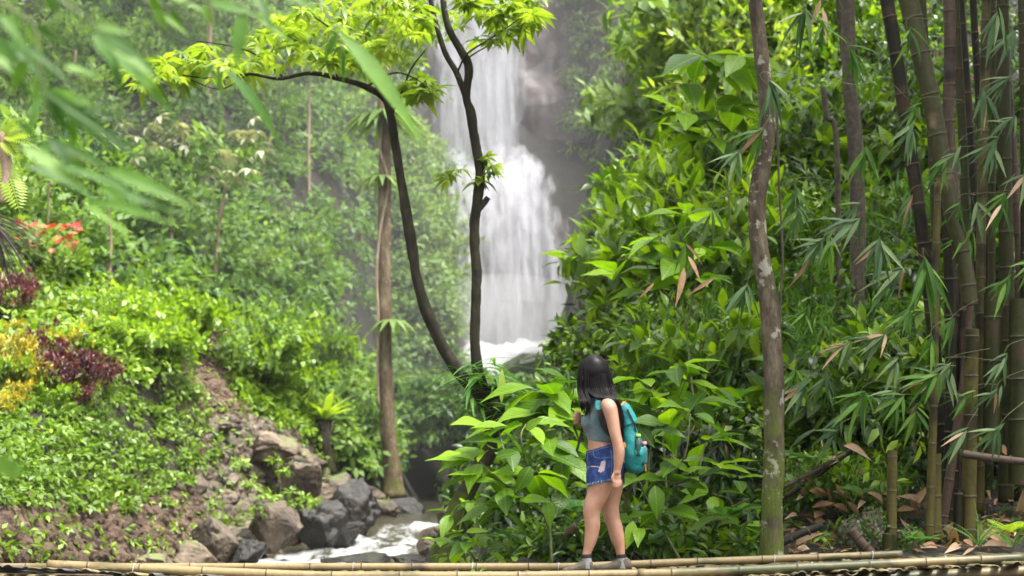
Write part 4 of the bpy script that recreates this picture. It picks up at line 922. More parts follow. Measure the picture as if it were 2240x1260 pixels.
# ------------------------------------------------------------------ lichen-spotted trunk on the right
M['lichen_bark'] = bark_mat('lichen_bark', (.014, .010, .006), (.058, .045, .028), (.14, .118, .082), (.24, .235, .18), (.065, .09, .008), 9.0, .565)
D = 11.4; b = P(1690, 1226, D)
e = empty('lichen_tree', b, 'slim trunk spotted with pale lichen and moss at the bridge edge', 'tree')
tk = smooth_path([P(x, y, D) - b for x, y in [(1688, 1235), (1690, 1120), (1692, 960), (1690, 800), (1684, 690), (1672, 600), (1658, 520), (1656, 440), (1668, 360), (1679, 280), (1672, 180), (1660, 70), (1648, -40)]], 90)
link('trunk', Acc().add(*tube(tk, np.interp(np.linspace(0, 1, 90), [0, .06, .3, .6, 1], [.108, .084, .076, .068, .055]), 24, rough=.2, seed=9)).mesh('trunk'), e, M['lichen_bark'])
limbp = smooth_path([P(x, y, D) - b for x, y in [(1652, 5), (1640, -20), (1620, -40)]], 8)
link('branch', Acc().add(*tube(limbp, np.linspace(.03, .02, 8), 7)).mesh('branch'), e, M['lichen_bark'])
r_ = np.random.default_rng(8)
M['lichen'] = simple_mat('lichen_crust', [(.07, .06, .042), (.17, .165, .125), (.27, .27, .215)], 38, .9, .6)
# small hanging creeper beside it
cp_ = smooth_path([P(x, y, D + .3) for x, y in [(1700, 240), (1704, 400), (1712, 560), (1706, 700), (1714, 860), (1708, 1010)]], 40)
o = link('hanging_vine', Acc().add(*tube(cp_, .010, 6, rough=.2)).mesh('hanging_vine'), None, M['twig']); tag(o, 'thin woody vine hanging beside the lichen-spotted trunk', 'vine')
# ------------------------------------------------------------------ bamboo clump
def culm_mat(name, base, alt, blotch, amt=.55, rough=.45):
    m, nt = newmat(name); tc = N(nt, 'ShaderNodeTexCoord')
    mp = N(nt, 'ShaderNodeMapping'); mp.inputs['Scale'].default_value = (9, 9, 1.4); L(nt, tc.outputs['Object'], mp.inputs[0])
    n1 = noise(nt, 1.0, 6, .6, mp.outputs[0]); n2 = noise(nt, 26, 5, .65, tc.outputs['Object']); n3 = noise(nt, 2.0, 3, .5, tc.outputs['Object'])
    oi = N(nt, 'ShaderNodeObjectInfo')
    c = ramp(nt, n1.outputs['Fac'], [(.3, base), (.55, alt), (.75, base)]).outputs[0]
    c = mixc(nt, ramp(nt, n3.outputs['Fac'], [(amt, (0, 0, 0)), (amt + .08, (1, 1, 1))]).outputs[0], c, blotch)
    c = mixc(nt, .6, c, ramp(nt, n2.outputs['Fac'], [(.3, (.5, .5, .5)), (.65, (1.2, 1.2, 1.15))]).outputs[0], 'MULTIPLY')
    at = N(nt, 'ShaderNodeAttribute', attribute_name='tint')
    c = mixc(nt, at.outputs['Fac'], c, tuple(min(1, x * 1.5 + .012) for x in base))
    pb = N(nt, 'ShaderNodeBsdfPrincipled', i_Roughness=rough); L(nt, c, pb.inputs['Base Color']); pb.inputs['Specular IOR Level'].default_value = .14
    L(nt, bump(nt, n2.outputs['Fac'], .6, .006), pb.inputs['Normal']); out(nt, pb.outputs[0]); return m
M['culm_olive'] = culm_mat('olive_culm', (0.0434, 0.0392, 0.0091), (0.0735, 0.0616, 0.0168), (0.0210, 0.0168, 0.0070), .5)
M['culm_green'] = culm_mat('dark_green_culm', (.011, .016, .003), (.030, .033, .008), (.040, .028, .013), .52)
M['culm_black'] = culm_mat('blackish_culm', (.0045, .0045, .002), (.012, .010, .004), (.035, .024, .012), .54)
M['culm_brown'] = culm_mat('brown_culm', (0.0420, 0.0266, 0.0182), (0.0700, 0.0462, 0.0336), (0.0154, 0.0105, 0.0077))
M['culm_mottled'] = culm_mat('mottled_culm', (0.0266, 0.0294, 0.0105), (0.0455, 0.0434, 0.0168), (0.1680, 0.1155, 0.0700), .56)
M['ring'] = simple_mat('node_ring', [(.02, .015, .009), (.07, .053, .03)], 30, .8)
def culm(pts, w0, w1, D, mk, label, group, cut=False, node=.34, first=.15, name='bamboo_culm'):
    b = P(pts[0][0], pts[0][1], D); n = 16 * (len(pts) - 1) + 8
    pth = smooth_path([P(x, y, D + (p[0] if p else 0)) - b for x, y, *p in pts], n)
    s = np.concatenate([[0], np.cumsum(np.linalg.norm(np.diff(pth, axis=0), axis=1))]); Ltot = s[-1]
    nodes = np.arange(first, Ltot - .03, node); nodes = nodes + rng.uniform(-.03, .03, len(nodes))
    ss = np.unique(np.concatenate([np.linspace(0, Ltot, n)] + [[k - .02, k - .006, k, k + .006, k + .02] for k in nodes])); ss = ss[(ss >= 0) & (ss <= Ltot)]
    pp = np.stack([np.interp(ss, s, pth[:, i]) for i in range(3)], -1)
    rad = np.interp(ss, [0, Ltot], [w0 / 2 / F * D, w1 / 2 / F * D]); d = np.abs(ss[:, None] - nodes[None]).min(1) if len(nodes) else np.full(len(ss), 9)
    t = np.clip(1 - d / .02, 0, 1) * .35
    rad = rad * (1 + .07 * np.clip(1 - d / .012, 0, 1))
    e = empty(name, b, label, 'bamboo', group); sides = 12
    V, fs = tube(pp, rad, sides, cap=not cut)
    tt = np.concatenate([np.repeat(t, sides), [0, 0] if not cut else []])
    a = Acc(); a.add(V, fs, tt)
    if cut:   # hollow top with wall thickness and a diaphragm
        Ti, Ni, Bi = frames(pp); rin = rad[-1] * .78; ang = np.linspace(0, 2 * np.pi, sides, endpoint=False)
        ring = lambda c, r: c + r * (np.cos(ang)[:, None] * Ni[-1] + np.sin(ang)[:, None] * Bi[-1])
        Vr = np.vstack([ring(pp[-1], rad[-1]), ring(pp[-1], rin), ring(pp[-1] - Ti[-1] * .12, rin * .98), [pp[-1] - Ti[-1] * .12]]); j = np.arange(sides); j2 = (j + 1) % sides
        a.add(Vr, [np.stack([j, j2, sides + j2, sides + j], -1), np.stack([sides + j, sides + j2, 2 * sides + j2, 2 * sides + j], -1), np.stack([2 * sides + j, 2 * sides + j2, 0 * j + 3 * sides], -1)], .3)
    link('stalk', a.mesh('stalk'), e, M[mk])
    for k in nodes:
        c = np.array([np.interp(k, s, pth[:, i]) for i in range(3)]); c2 = np.array([np.interp(k + .02, s, pth[:, i]) for i in range(3)]); r0 = np.interp(k, [0, Ltot], [w0 / 2 / F * D, w1 / 2 / F * D])
        dd = nrm(c2 - c)
        link('node_ring', Acc().add(*tube(np.array([c - dd * .008, c - dd * .003, c + dd * .003, c + dd * .008]), np.array([1.02, 1.08, 1.08, 1.03]) * r0, 12)).mesh('node_ring'), e, M['ring'])
    return e
G = 'standing culms of the bamboo clump'; GD = 'dark culms deep in the bamboo clump'
culm([(2122, 668), (2112, 590), (2086, 480), (2064, 370), (2040, 235), (2010, 100), (1985, -10), (1970, -80)], 34, 44, 12.3, 'culm_mottled', 'thick leaning green bamboo culm with tan blotches', G)
culm([(2118, 1205), (2122, 950), (2126, 720)], 31, 31, 12.25, 'culm_olive', 'upright olive bamboo culm broken off below the blotched leaning one', G, True)
culm([(2064, 1130), (2044, 760), (2012, 470), (1986, 300), (1962, 130), (1940, 0), (1930, -70)], 28, 30, 13.0, 'culm_black', 'blackish leaning bamboo culm left of the blotched leaning one', G)
culm([(2106, 1130), (2100, 600), (2076, 300), (2078, 100), (2074, -60)], 24, 26, 12.8, 'culm_brown', 'straight pinkish-brown bamboo culm behind the blotched leaning one', G)
culm([(2032, 1190), (2044, 820), (2048, 560), (2052, 400)], 20, 15, 12.0, 'culm_olive', 'thin yellow-olive bamboo culm standing clear at the clump edge', G)
culm([(2072, 1150), (2084, 900), (2080, 600), (2072, 430)], 34, 30, 12.7, 'culm_black', 'black bamboo culm right behind the thin olive one', G)
culm([(2058, 1170), (2090, 960), (2112, 800), (2124, 660)], 22, 16, 12.6, 'culm_brown', 'slanting brown culm crossing the black one', G)
culm([(2200, 1100), (2205, 800), (2200, 500), (2190, -60)], 34, 30, 13.2, 'culm_green', 'mossy green bamboo culm beside the chopped stumps', G)
for i, (x0, x1, w, dd, mk) in enumerate([(2112, 2104, 26, 13.4, 'culm_green'), (2142, 2136, 28, 13.1, 'culm_olive'), (2165, 2158, 22, 13.8, 'culm_green'), (2228, 2222, 26, 13.5, 'culm_black'), (2255, 2262, 30, 12.8, 'culm_green'), (2150, 2112, 24, 14.2, 'culm_black'), (2180, 2128, 22, 14.4, 'culm_black'), (2290, 2300, 30, 12.6, 'culm_olive'), (2052, 2020, 22, 14.3, 'culm_green'), (2240, 2170, 24, 14.5, 'culm_brown'), (2340, 2330, 30, 12.8, 'culm_green')]):
    x1 += rng.uniform(-35, 25); w *= .8; culm([(x0, 1130), ((x0 + x1) / 2 + rng.uniform(-16, 16), 500), (x1, -60)], w, w * .9, dd, mk, {'culm_green': 'dark mossy green', 'culm_black': 'blackish', 'culm_olive': 'olive', 'culm_brown': 'brown'}[mk] + ' bamboo culm crowded behind the blotched leaning one', GD)
G2 = 'chopped bamboo stumps'
culm([(1950, 1180), (1952, 985)], 23, 22, 11.9, 'culm_olive', 'waist-high pale cut bamboo stump standing alone', G2, True, .28, .1, 'bamboo_stump')
culm([(1945, 1212), (1946, 1168)], 34, 32, 11.7, 'culm_green', 'short thick chopped stump in front of the pale cut one', G2, True, .3, .4, 'bamboo_stump')
culm([(2044, 1195), (2044, 992)], 32, 29, 12.1, 'culm_olive', 'mossy cut stump with frayed top beside the thin olive culm', G2, True, .3, .12, 'bamboo_stump')
culm([(2170, 1010), (2172, 640)], 42, 38, 12.6, 'culm_green', 'tall dark mossy cut stump with a reddish top', G2, True, .36, .2, 'bamboo_stump')
culm([(2228, 1060), (2228, 655)], 44, 40, 12.5, 'culm_green', 'tall mossy stump with a pale top beside the reddish one', G2, True, .36, .2, 'bamboo_stump')
culm([(2095, 1180), (2096, 1070)], 22, 20, 12.2, 'culm_black', 'small blackened stump between two olive culms', G2, True, .3, .4, 'bamboo_stump')
# distant brown trunks in the forest
for (x0, y0, x1, y1, w, D, lb) in [(1872, 380, 1855, -60, 30, 17, 'thick brown trunk in the forest behind the bamboo leaves'), (1880, 330, 1832, -60, 18, 18, 'thinner grey trunk beside the thick brown forest trunk'), (1830, 320, 1800, 190, 12, 18, 'thin dark forest sapling trunk left of the thick brown trunk')]:
    g0 = P(x0 + 6, y0 + 480, D); b = g0; e = empty('forest_trunk', b, lb, 'tree', None)
    tp = smooth_path([np.zeros(3), P(x0, y0, D) - b, P((x0 + x1) / 2 - 6, (y0 + y1) / 2, D) - b, P(x1, y1, D) - b], 30)
    link('trunk', Acc().add(*tube(tp, w / 2 / F * D, 10, rough=.15)).mesh('trunk'), e, M['dark_bark'] if w > 30 else M['twig'])
    c = link('crown', PROTO['small_a'][1][0], e, M['forest']); c.location = Vector(P(x1, y1 - 80, D) - b)

# fallen poles and logs
def log(p0, p1, w, D, mk, label, D2=None):
    a = P(*p0, D); c = P(*p1, D2 or D); b = (a + c) / 2
    e = empty('fallen_pole', b, label, 'log', None)
    link('pole', Acc().add(*tube(smooth_path([a - b, rng.normal(size=3) * .012, c - b], 20), np.linspace(w * 1.05, w * .9, 20) / 2 / F * D, 10, rough=.06)).mesh('pole'), e, M[mk])
    for f in (.3, .68):
        q = a + (c - a) * f - b; d = nrm(c - a)
        link('node_ring', Acc().add(*tube(np.array([q - d * .008, q - d * .003, q + d * .003, q + d * .008]), np.array([1.0, 1.12, 1.12, 1.0]) * w / 2 / F * D * 1.02, 12)).mesh('node_ring'), e, M['ring'])
log((2100, 992), (2260, 1012), 18, 12.0, 'culm_brown', 'brown pole lying level across the bamboo clump')
log((1715, 1088), (1862, 985), 12, 13.2, 'culm_black', 'dark pole leaning up the litter slope')
log((1705, 1070), (1850, 992), 9, 13.0, 'culm_brown', 'thin brown pole leaning beside the dark one')
log((1700, 1192), (1800, 1148), 18, 11.8, 'culm_black', 'charred short pole on the ground behind the trunk')
log((1862, 1158), (1908, 1212), 24, 11.6, 'culm_brown', 'stubby brown log resting on the mossy rock')
log((1180, 1225), (1262, 1150), 22, 12.6, 'culm_brown', 'grey-brown log half hidden behind the hiker')
log((1380, 1060), (1330, 1230), 7, 12.0, 'culm_olive', 'thin bare stick behind the legs of the hiker')

# ------------------------------------------------------------------ hanging bamboo leaf sprays
BL = [mk_mesh('blade_%d' % k, *leaf_tpl(w, 6, .22, dr, .3), True, np.full(21, t)) for k, (w, dr, t) in enumerate([(.115, .25, .30), (.14, .15, .55), (.10, .4, .15), (.125, .1, .8)])]
BLD = [me.copy() for me in BL]; BLG = [me.copy() for me in BL]
for me in BL: me.materials.append(M['bamboo_leaf'])
for me in BLD: me.materials.append(M['dry'])
for me in BLG: me.materials.append(M['bamboo_green'])
def place_leaf(parent, base, tip, me, b, nor, name='leaf', wscale=1.0):
    d = tip - base; ln = np.linalg.norm(d); R = basis(d, nor)
    o = bpy.data.objects.new(name, me); COL.objects.link(o); o.parent = parent
    mt = Matrix([[*(R[i] * ln * np.array([wscale, 1, 1])), base[i] - b[i]] for i in range(3)] + [[0, 0, 0, 1]]); o.matrix_local = mt
    return o
def spray(px, py, D, ang, n, ln, label, group, kind=BL, fan=1.3, dry=.08, twig=None, off=0.0):
    """twig end at (px,py); ang: picture angle of the spray axis in degrees (0 right, 90 down)"""
    b = P(px, py, D); e = empty('bamboo_spray', b, label, 'bamboo spray', group); a0 = math.radians(ang); mpp = D / F
    ax = np.array([math.cos(a0), 0, -math.sin(a0)])
    back = [np.zeros(3), -ax * .14 + np.array([0, .03, .03])] + ([P(*twig, D + .15) - b] if twig else [-ax * .30 + np.array([0, .08, .10])])
    tp = smooth_path(back, 12)
    link('twig', Acc().add(*tube(tp, np.linspace(.0016, .003, 12), 5)).mesh('twig'), e, M['stem'])
    for i in range(n):
        f = (i + .5) / n * 2 - 1; a = a0 + f * fan + rng.uniform(-.12, .12)
        l = ln * mpp * rng.uniform(.75, 1.15) * (1 - .25 * abs(f)); dep = rng.uniform(-.45, .3) * l
        bs = b - ax * rng.uniform(0, .11)
        tp_ = bs + np.array([math.cos(a) * l, dep, -math.sin(a) * l])
        me = (BLD if rng.random() < dry else kind)[rng.integers(4)]
        place_leaf(e, bs, tp_, me, b, np.array([rng.uniform(-.5, .5), -.75, .8]))
    return e
GS = 'bamboo leaf sprays hanging in front of the slope'
SPR = [(1690, 200, 70, 9, 95, 11.0, 'drooping bamboo spray in front of the lichen-spotted trunk', (1900, 190)), (1655, 300, 130, 6, 110, 11.2, 'narrow bamboo spray hanging left of the lichen-spotted trunk', (1690, 250)), (1610, 340, 130, 6, 80, 11.2, 'pale bamboo spray tip left of the trunk at mid height', (1660, 290)),
       (1868, 120, 60, 9, 90, 11.8, 'bamboo spray fanning out in front of the thick brown forest trunk', (2000, 230)), (1990, 290, 110, 8, 85, 11.3, 'green bamboo spray hanging against the blotched culm', (1890, 330)), (1890, 340, 100, 8, 90, 11.4, 'bamboo spray with tan leaves left of the black leaning culm', (2000, 300)),
       (1745, 475, 90, 7, 85, 10.9, 'sparse bamboo spray right of the lichen-spotted trunk', (1800, 440)), (1860, 490, 150, 6, 110, 11.0, 'long-leaved grey-green bamboo spray reaching toward the trunk', (2000, 500)), (1920, 545, 100, 9, 100, 11.0, 'green bamboo spray under the long grey-green one', (2030, 570)),
       (2025, 590, 85, 11, 130, 10.9, 'large drooping bamboo spray hanging before the thin olive culm', (2030, 560)), (1960, 600, 140, 8, 100, 11.1, 'bamboo spray left of the large drooping one', (2030, 590)), (1630, 635, 115, 8, 95, 10.9, 'bamboo spray hanging low left of the lichen-spotted trunk', (1665, 640)),
       (1550, 480, 110, 6, 80, 12.5, 'fresh green bamboo spray on the slope above the hiker', (1600, 420)), (1500, 540, 80, 5, 90, 12.5, 'bamboo spray with dry leaves above the hiker', (1560, 500)), (2030, 830, 150, 10, 95, 11.2, 'bamboo spray reaching left from the thin olive culm', (2090, 800)), (1960, 880, 140, 9, 90, 11.4, 'bamboo spray low in front of the understory', (2060, 830)),
       (1880, 880, 120, 10, 90, 11.6, 'dense bamboo spray right of the trunk foot', (2000, 820)), (1800, 840, 110, 9, 80, 11.8, 'fresh bamboo spray close beside the trunk', (1900, 800)), (1840, 760, 150, 9, 80, 11.8, 'bamboo spray in the tangle between trunk and olive culm', (1960, 740)), (1920, 740, 150, 9, 85, 11.6, 'bamboo spray just below the large drooping one', (2020, 720)),
       (2170, 320, 130, 8, 90, 11.6, 'bamboo spray across the dark culms', (2210, 260)), (2190, 450, 110, 8, 90, 11.5, 'bamboo spray hanging over the tall stumps', (2220, 380)), (2180, 40, 100, 6, 110, 11.0, 'large dim bamboo leaves hanging above the dark culms', (2240, 0)), (1760, 30, 100, 7, 100, 11.5, 'tan and green bamboo spray near the trunk above the slope', (1840, -40)), (1800, 60, 70, 5, 90, 11.5, 'bamboo spray beside the tan one', (1850, -30)),
       (1980, 690, 130, 8, 80, 11.7, 'short bamboo spray behind the large drooping one', (2050, 660)), (1820, 960, 130, 8, 70, 12.2, 'low bamboo spray above the litter slope', (1900, 900)), (1760, 690, 110, 8, 75, 11.9, 'bamboo spray beside the trunk at chest height', (1840, 650)), (2200, 620, 120, 6, 80, 11.6, 'small bamboo spray on the tall pale-topped stump', (2240, 580))]
for (px, py, an, n, ln, D, lb, tg) in SPR:
    spray(px, py, D, an, n, ln, lb, GS, BLG if rng.random() < .35 else BL, twig=tg, fan=rng.uniform(.7, 1.1), dry=.25 if ('tan' in lb or 'dry' in lb) else .03)
for i in range(34):
    px, py = (rng.uniform(1980, 2260), rng.uniform(20, 960)) if i < 24 else (rng.uniform(1710, 1960), rng.uniform(420, 1000))
    spray(px, py, rng.uniform(11.4, 12.4), rng.uniform(80, 150), int(rng.integers(6, 10)), rng.uniform(60, 95), 'fine drooping bamboo spray among the dark culms' if i < 24 else 'fine drooping bamboo spray in the tangle right of the lichen-spotted trunk', 'fine sprays in the clump' if i < 24 else 'fine sprays right of the trunk', BLG if rng.random() < .5 else BL, twig=(px + rng.uniform(30, 110), py - rng.uniform(20, 70)), fan=rng.uniform(.6, 1.1), dry=.04)
# scattered dry leaves caught in the slope
for (x0, y0, x1, y1) in [(1925, 535, 1880, 572), (1775, 565, 1735, 622), (1497, 585, 1482, 668), (1505, 560, 1535, 610), (1560, 610, 1510, 640), (1795, 0, 1775, 60), (1800, 20, 1812, 80), (1430, 620, 1400, 650)]:
    D = 12.2; a, c = P(x0, y0, D), P(x1, y1, D - .1); e = empty('dry_leaf', a, 'withered tan bamboo leaf caught in the greenery', 'leaf', 'withered leaves caught in the greenery')
    place_leaf(e, a, c, BLD[rng.integers(4)], a, np.array([.3, -1, .3]), 'blade', 1.2)

# ------------------------------------------------------------------ blurred bamboo branch close to the lens
FG0 = [((60, 50), (150, 92), 26, 3.1), ((55, 55), (98, 118), 24, 3.1), ((210, 68), (252, 142), 34, 3.0), ((215, 68), (332, 122), 30, 2.9), ((222, 80), (348, 168), 32, 2.9), ((232, 90), (338, 195), 30, 3.2), ((205, 55), (300, 70), 20, 3.0),
      ((-10, 80), (42, 135), 28, 3.2), ((20, 90), (108, 165), 26, 3.1), ((-10, 120), (30, 160), 24, 3.0), ((95, -15), (130, 30), 20, 3.3), ((338, 18), (366, 68), 24, 3.6), ((350, 28), (418, 78), 16, 3.6), ((325, -10), (362, 42), 20, 3.6), ((370, -8), (445, 15), 18, 3.8),
      ((448, 10), (468, 62), 20, 3.6), ((455, 5), (560, 22), 24, 3.6), ((533, 28), (512, 138), 28, 3.6), ((545, 25), (645, 92), 18, 3.7), ((470, 142), (428, 178), 14, 4.0), ((478, 146), (482, 212), 16, 4.2), ((488, 150), (655, 295), 40, 4.0),
      ((736, 72), (708, 138), 18, 4.4), ((748, 98), (756, 185), 16, 4.4), ((742, 72), (948, 298), 48, 4.2), ((100, 205), (165, 196), 20, 3.0), ((105, 210), (210, 226), 22, 3.0), ((110, 215), (250, 308), 30, 3.0), ((105, 212), (145, 290), 28, 2.9), ((95, 210), (58, 268), 24, 2.9),
      ((45, 318), (190, 405), 42, 2.8), ((105, 305), (245, 352), 30, 3.0), ((110, 300), (160, 360), 26, 3.0), ((225, 368), (420, 436), 34, 3.0), ((222, 405), (302, 474), 22, 3.2), ((215, 380), (340, 460), 30, 3.0), ((30, 260), (100, 310), 26, 2.8), ((-20, 1010), (62, 1030), 34, 3.0), ((-10, 1000), (40, 1050), 30, 3.0),
      ((140, 145), (205, 158), 22, 3.2), ((60, 130), (20, 200), 24, 3.0), ((1330, -30), (1336, 20), 14, 4.5), ((0, 30), (60, 100), 24, 2.8), ((620, -20), (700, 20), 24, 3.6), ((560, -10), (600, 60), 18, 3.7)]
FG = [f for f in FG0] + [((f[0][0] + rng.uniform(-40, 60), f[0][1] + rng.uniform(-30, 60)), (f[1][0] + rng.uniform(-30, 70), f[1][1] + rng.uniform(-30, 80)), f[2] * .75, f[3] + rng.uniform(-.2, .4)) for f in FG0 if f[0][0] < 330 and f[0][1] < 500]
tws = [([(-40, -20), (40, 30), (75, 60), (85, 140), (100, 205), (115, 310), (220, 370)], 3.0, 0, 'blurred bamboo branch with drooping leaves close to the camera'), ([(100, -40), (160, 20), (200, 50), (225, 85)], 3.0, 1, 'blurred bamboo twig tip behind the drooping branch'),
       ([(280, -50), (340, 15), (450, 0), (540, 25), (480, 145)], 3.7, 2, 'bamboo twig with dark hanging leaves over the hillside'), ([(640, -60), (700, 10), (738, 72), (748, 98)], 4.3, 3, 'bamboo twig ending in one long leaf before the waterfall'), ([(-60, 960), (-30, 990), (-15, 1008)], 3.0, 4, 'blurred bamboo leaf tip over the ivy bank')]
fe = []
for pts, D, k, lb in tws:
    b = P(*pts[0], D); e = empty('bamboo_branch', b, lb, 'bamboo branch', 'bamboo branches close to the camera'); fe.append((e, b, pts, D))
    link('twig', Acc().add(*tube(smooth_path([P(x, y, D) - b for x, y in pts], 40), np.linspace(.0045, .002, 40), 6)).mesh('twig'), e, M['stem'])
for (p0, p1, w, D) in FG:
    k = 4 if p0[1] > 900 else min(range(4), key=lambda j: min((p0[0] - x) ** 2 + (p0[1] - y) ** 2 for x, y in fe[j][2]))
    e, b = fe[k][0], fe[k][1]; a, c = P(*p0, D), P(*p1, D + rng.uniform(-.05, .05)); ln = np.hypot(p1[0] - p0[0], p1[1] - p0[1])
    place_leaf(e, a, c, BLG[rng.integers(4)], b, np.array([rng.uniform(-.5, .5), -.8, rng.uniform(.1, .6)]), 'leaf', (w * 1.0 / ln) / .125)

# dead palm frond hanging in from the left
M['thatch'] = simple_mat('dead_frond', [(.012, .008, .007), (.032, .022, .019), (.07, .052, .046)], 12, .85, stretch=(1, 1, .2))
b = P(-60, 440, 6.5); e = empty('dead_palm_frond', b, 'dead brown palm frond hanging in over the flower bed', 'palm frond')
for i, (x0, y0, x1, y1) in enumerate([(0, 472, 104, 522), (0, 478, 98, 548), (-5, 485, 94, 545), (-8, 485, 90, 572), (-8, 490, 84, 592), (-10, 490, 76, 626), (-10, 492, 68, 618), (-12, 495, 60, 600), (-14, 495, 48, 630), (-16, 495, 38, 624), (-18, 498, 26, 640), (-20, 500, 12, 622), (-24, 500, 2, 640), (-5, 470, 100, 535), (-12, 488, 72, 600), (-16, 490, 55, 612), (-20, 496, 18, 600), (-10, 480, 88, 560)]):
    D = 6.5 + rng.uniform(-.15, .15)
    pth = smooth_path([P(-50, 455, 6.5) - b, P(x0, y0, D) - b, P((x0 + x1) / 2 + 4, (y0 + y1) / 2 - 5, D) - b, P(x1, y1, D) - b], 12)
    link('leaflet', Acc().add(*tube(pth, np.interp(np.linspace(0, 1, 12), [0, .5, 1], [.012, .011, .003]), 5, flat=.35)).mesh('leaflet'), e, M['thatch'])
# fern on a pale stem at the same edge
b = P(8, 440, 8.0); e = empty('edge_fern', b, 'yellow-green fern on a pale broken stem beside the dead frond', 'fern')
link('stem', Acc().add(*tube(smooth_path([P(4, 445, 8) - b, P(14, 380, 8) - b, P(6, 290, 8) - b], 14), np.linspace(.035, .03, 14), 9, rough=.2)).mesh('stem'), e, M['sapling_bark'])
def frond_tpl(n=16, w=.28, droop=.5, pw=.30):
    it = []
    for i in range(n):
        f = (i + 1) / (n + 1); y = f; z = -droop * f ** 2; l = w * math.sin(min(1, f * 1.15 + .12) * math.pi) ** .7 + .02
        for sgn in (-1, 1):
            it.append(xf(diamond(pw, .1), basis(np.array([sgn, .45, -.15]), np.array([0, .2, 1.])), l, np.array([0, y, z])))
    it.append(xf(leaf_tpl(.02, 8, .1, droop, .3), np.eye(3), 1, np.zeros(3)))
    return merge_tpl(it)
FR = frond_tpl(); FRM = [mk_mesh('frond_%d' % k, *frond_tpl(16, .28, dr), True, None) for k, dr in enumerate((.3, .6, .9))]
for k, me in enumerate(FRM):
    at = me.attributes.new('tint', 'FLOAT', 'POINT'); at.data.foreach_set('value', np.full(len(me.vertices), .35 + .2 * k, np.float32)); me.materials.append(M['fern'])
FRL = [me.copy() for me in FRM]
for me in FRL: me.materials.clear(); me.materials.append(M['fern_yellow'])
for (x0, y0, x1, y1) in [(0, 292, 18, 235), (5, 290, 52, 232), (5, 295, 64, 285), (0, 290, -20, 240), (5, 300, 40, 330), (15, 370, 50, 455), (8, 300, 75, 260), (10, 340, 20, 420)]:
    place_leaf(e, P(x0, y0, 8), P(x1, y1, 7.9), FRL[1], b, np.array([.2, -.8, .7]), 'frond')

def fern(px, py, D, n, ln, label, yellowish=False, group=None, onz=None):
    b = P(px, py, D); e = empty('fern', b, label, 'fern', group)
    for i in range(n):
        a = 2 * np.pi * i / n + rng.uniform(-.3, .3); l = ln / F * D * rng.uniform(.8, 1.15)
        place_leaf(e, b, b + np.array([math.cos(a) * .8, math.sin(a) * .8, rng.uniform(.35, .8)]) * l, (FRL if yellowish else FRM)[rng.integers(3)], b, np.array([0, 0, 1.]), 'frond')
    return e
fern(2010, 1185, 11.5, 8, 60, 'small fern by the chopped stumps'); fern(2215, 1165, 11.4, 9, 75, 'bright fern at the bridge end', True)
fern(1265, 1120, 12.2, 8, 110, 'fern in the shade behind the thighs of the hiker'); fern(1420, 1190, 12.0, 9, 90, 'fern behind the shoes of the hiker'); fern(1590, 1130, 12.2, 9, 80, 'fern at the left foot of the lichen-spotted trunk')
fern(1780, 1010, 13.0, 8, 80, 'fern on the litter slope under the leaning poles'); fern(1560, 900, 14, 8, 120, 'large fern on the slope above the backpack'); fern(1140, 1190, 13, 8, 80, 'fern between leaning trunk and hiker'); fern(1880, 1080, 12.8, 7, 70, 'fern on the litter slope by the pale stump')

for i, (px, py) in enumerate(sample_poly([(1330, 700), (1620, 520), (1640, 1000), (1350, 960)], 9).tolist() + sample_poly([(1720, 650), (2000, 600), (2000, 1000), (1730, 1050)], 8).tolist()):
    g_ = on_ground(px, py)[0]; fern(px, py - 12, g_[1] - .5, 8, rng.uniform(55, 95), 'fern growing on the slope ' + ('above and behind the hiker' if i < 9 else 'right of the lichen-spotted trunk'), False, 'ferns on the right-hand slope')
# nest fern on a dark stump
g0 = on_ground(708, 1010)[0]; D = g0[1]; b = P(708, 1012, D)
e = empty('nest_fern', b, 'yellow-green bird-nest fern on a dark stump above the rocks', 'fern')
link('stump', Acc().add(*tube(smooth_path([np.array([.02, 0, -.3]), P(705, 960, D) - b, P(710, 918, D) - b], 14), np.linspace(.24, .20, 14), 12, rough=.3, seed=4)).mesh('stump'), e, M['dark_bark'])
nf = mk_mesh('nest_leaf', *leaf_tpl(.16, 8, .2, .25, .5), True, np.full(27, .5)); nf.materials.append(M['fern_yellow'])
for i in range(24):
    a = 2 * np.pi * i / 24 + rng.uniform(-.1, .1); l = rng.uniform(.6, .95); bs = P(710, 920, D)
    place_leaf(e, bs, bs + np.array([math.cos(a) * .75, math.sin(a) * .6, rng.uniform(.35, .95)]) * l, nf, b, np.array([0, 0, 1.]) - .3 * np.array([math.cos(a), math.sin(a), 0]), 'leaf', 1.2)
for i in range(9):
    x0 = 690 + rng.uniform(0, 40); link('root', Acc().add(*tube(smooth_path([P(x0, 925, D - .22) - b, P(x0 + rng.uniform(-8, 8), 970, D - .28) - b, P(x0 + rng.uniform(-12, 12), 1015, D - .2) - b], 10), .012, 5)).mesh('root'), e, M['twig'])
# upright tube-like stalks in the ivy
for k, (px, py) in enumerate([(345, 880), (360, 890), (300, 790), (378, 870)]):
    g0 = on_ground(px, py + 10)[0]; e = empty('reed_tuft', g0, 'tuft of upright green reeds in the ivy below the path', 'reed', 'reed tufts in the ivy')
    for i in range(6):
        a0 = np.array([rng.uniform(-.1, .1), rng.uniform(-.1, .1), 0]); link('stalk', Acc().add(*tube(smooth_path([a0, a0 * 1.5 + np.array([0, 0, .3]), a0 * 2.4 + np.array([0, 0, rng.uniform(.5, .75)])], 6), np.linspace(.014, .004, 6), 5)).mesh('reed'), e, M['stem'])
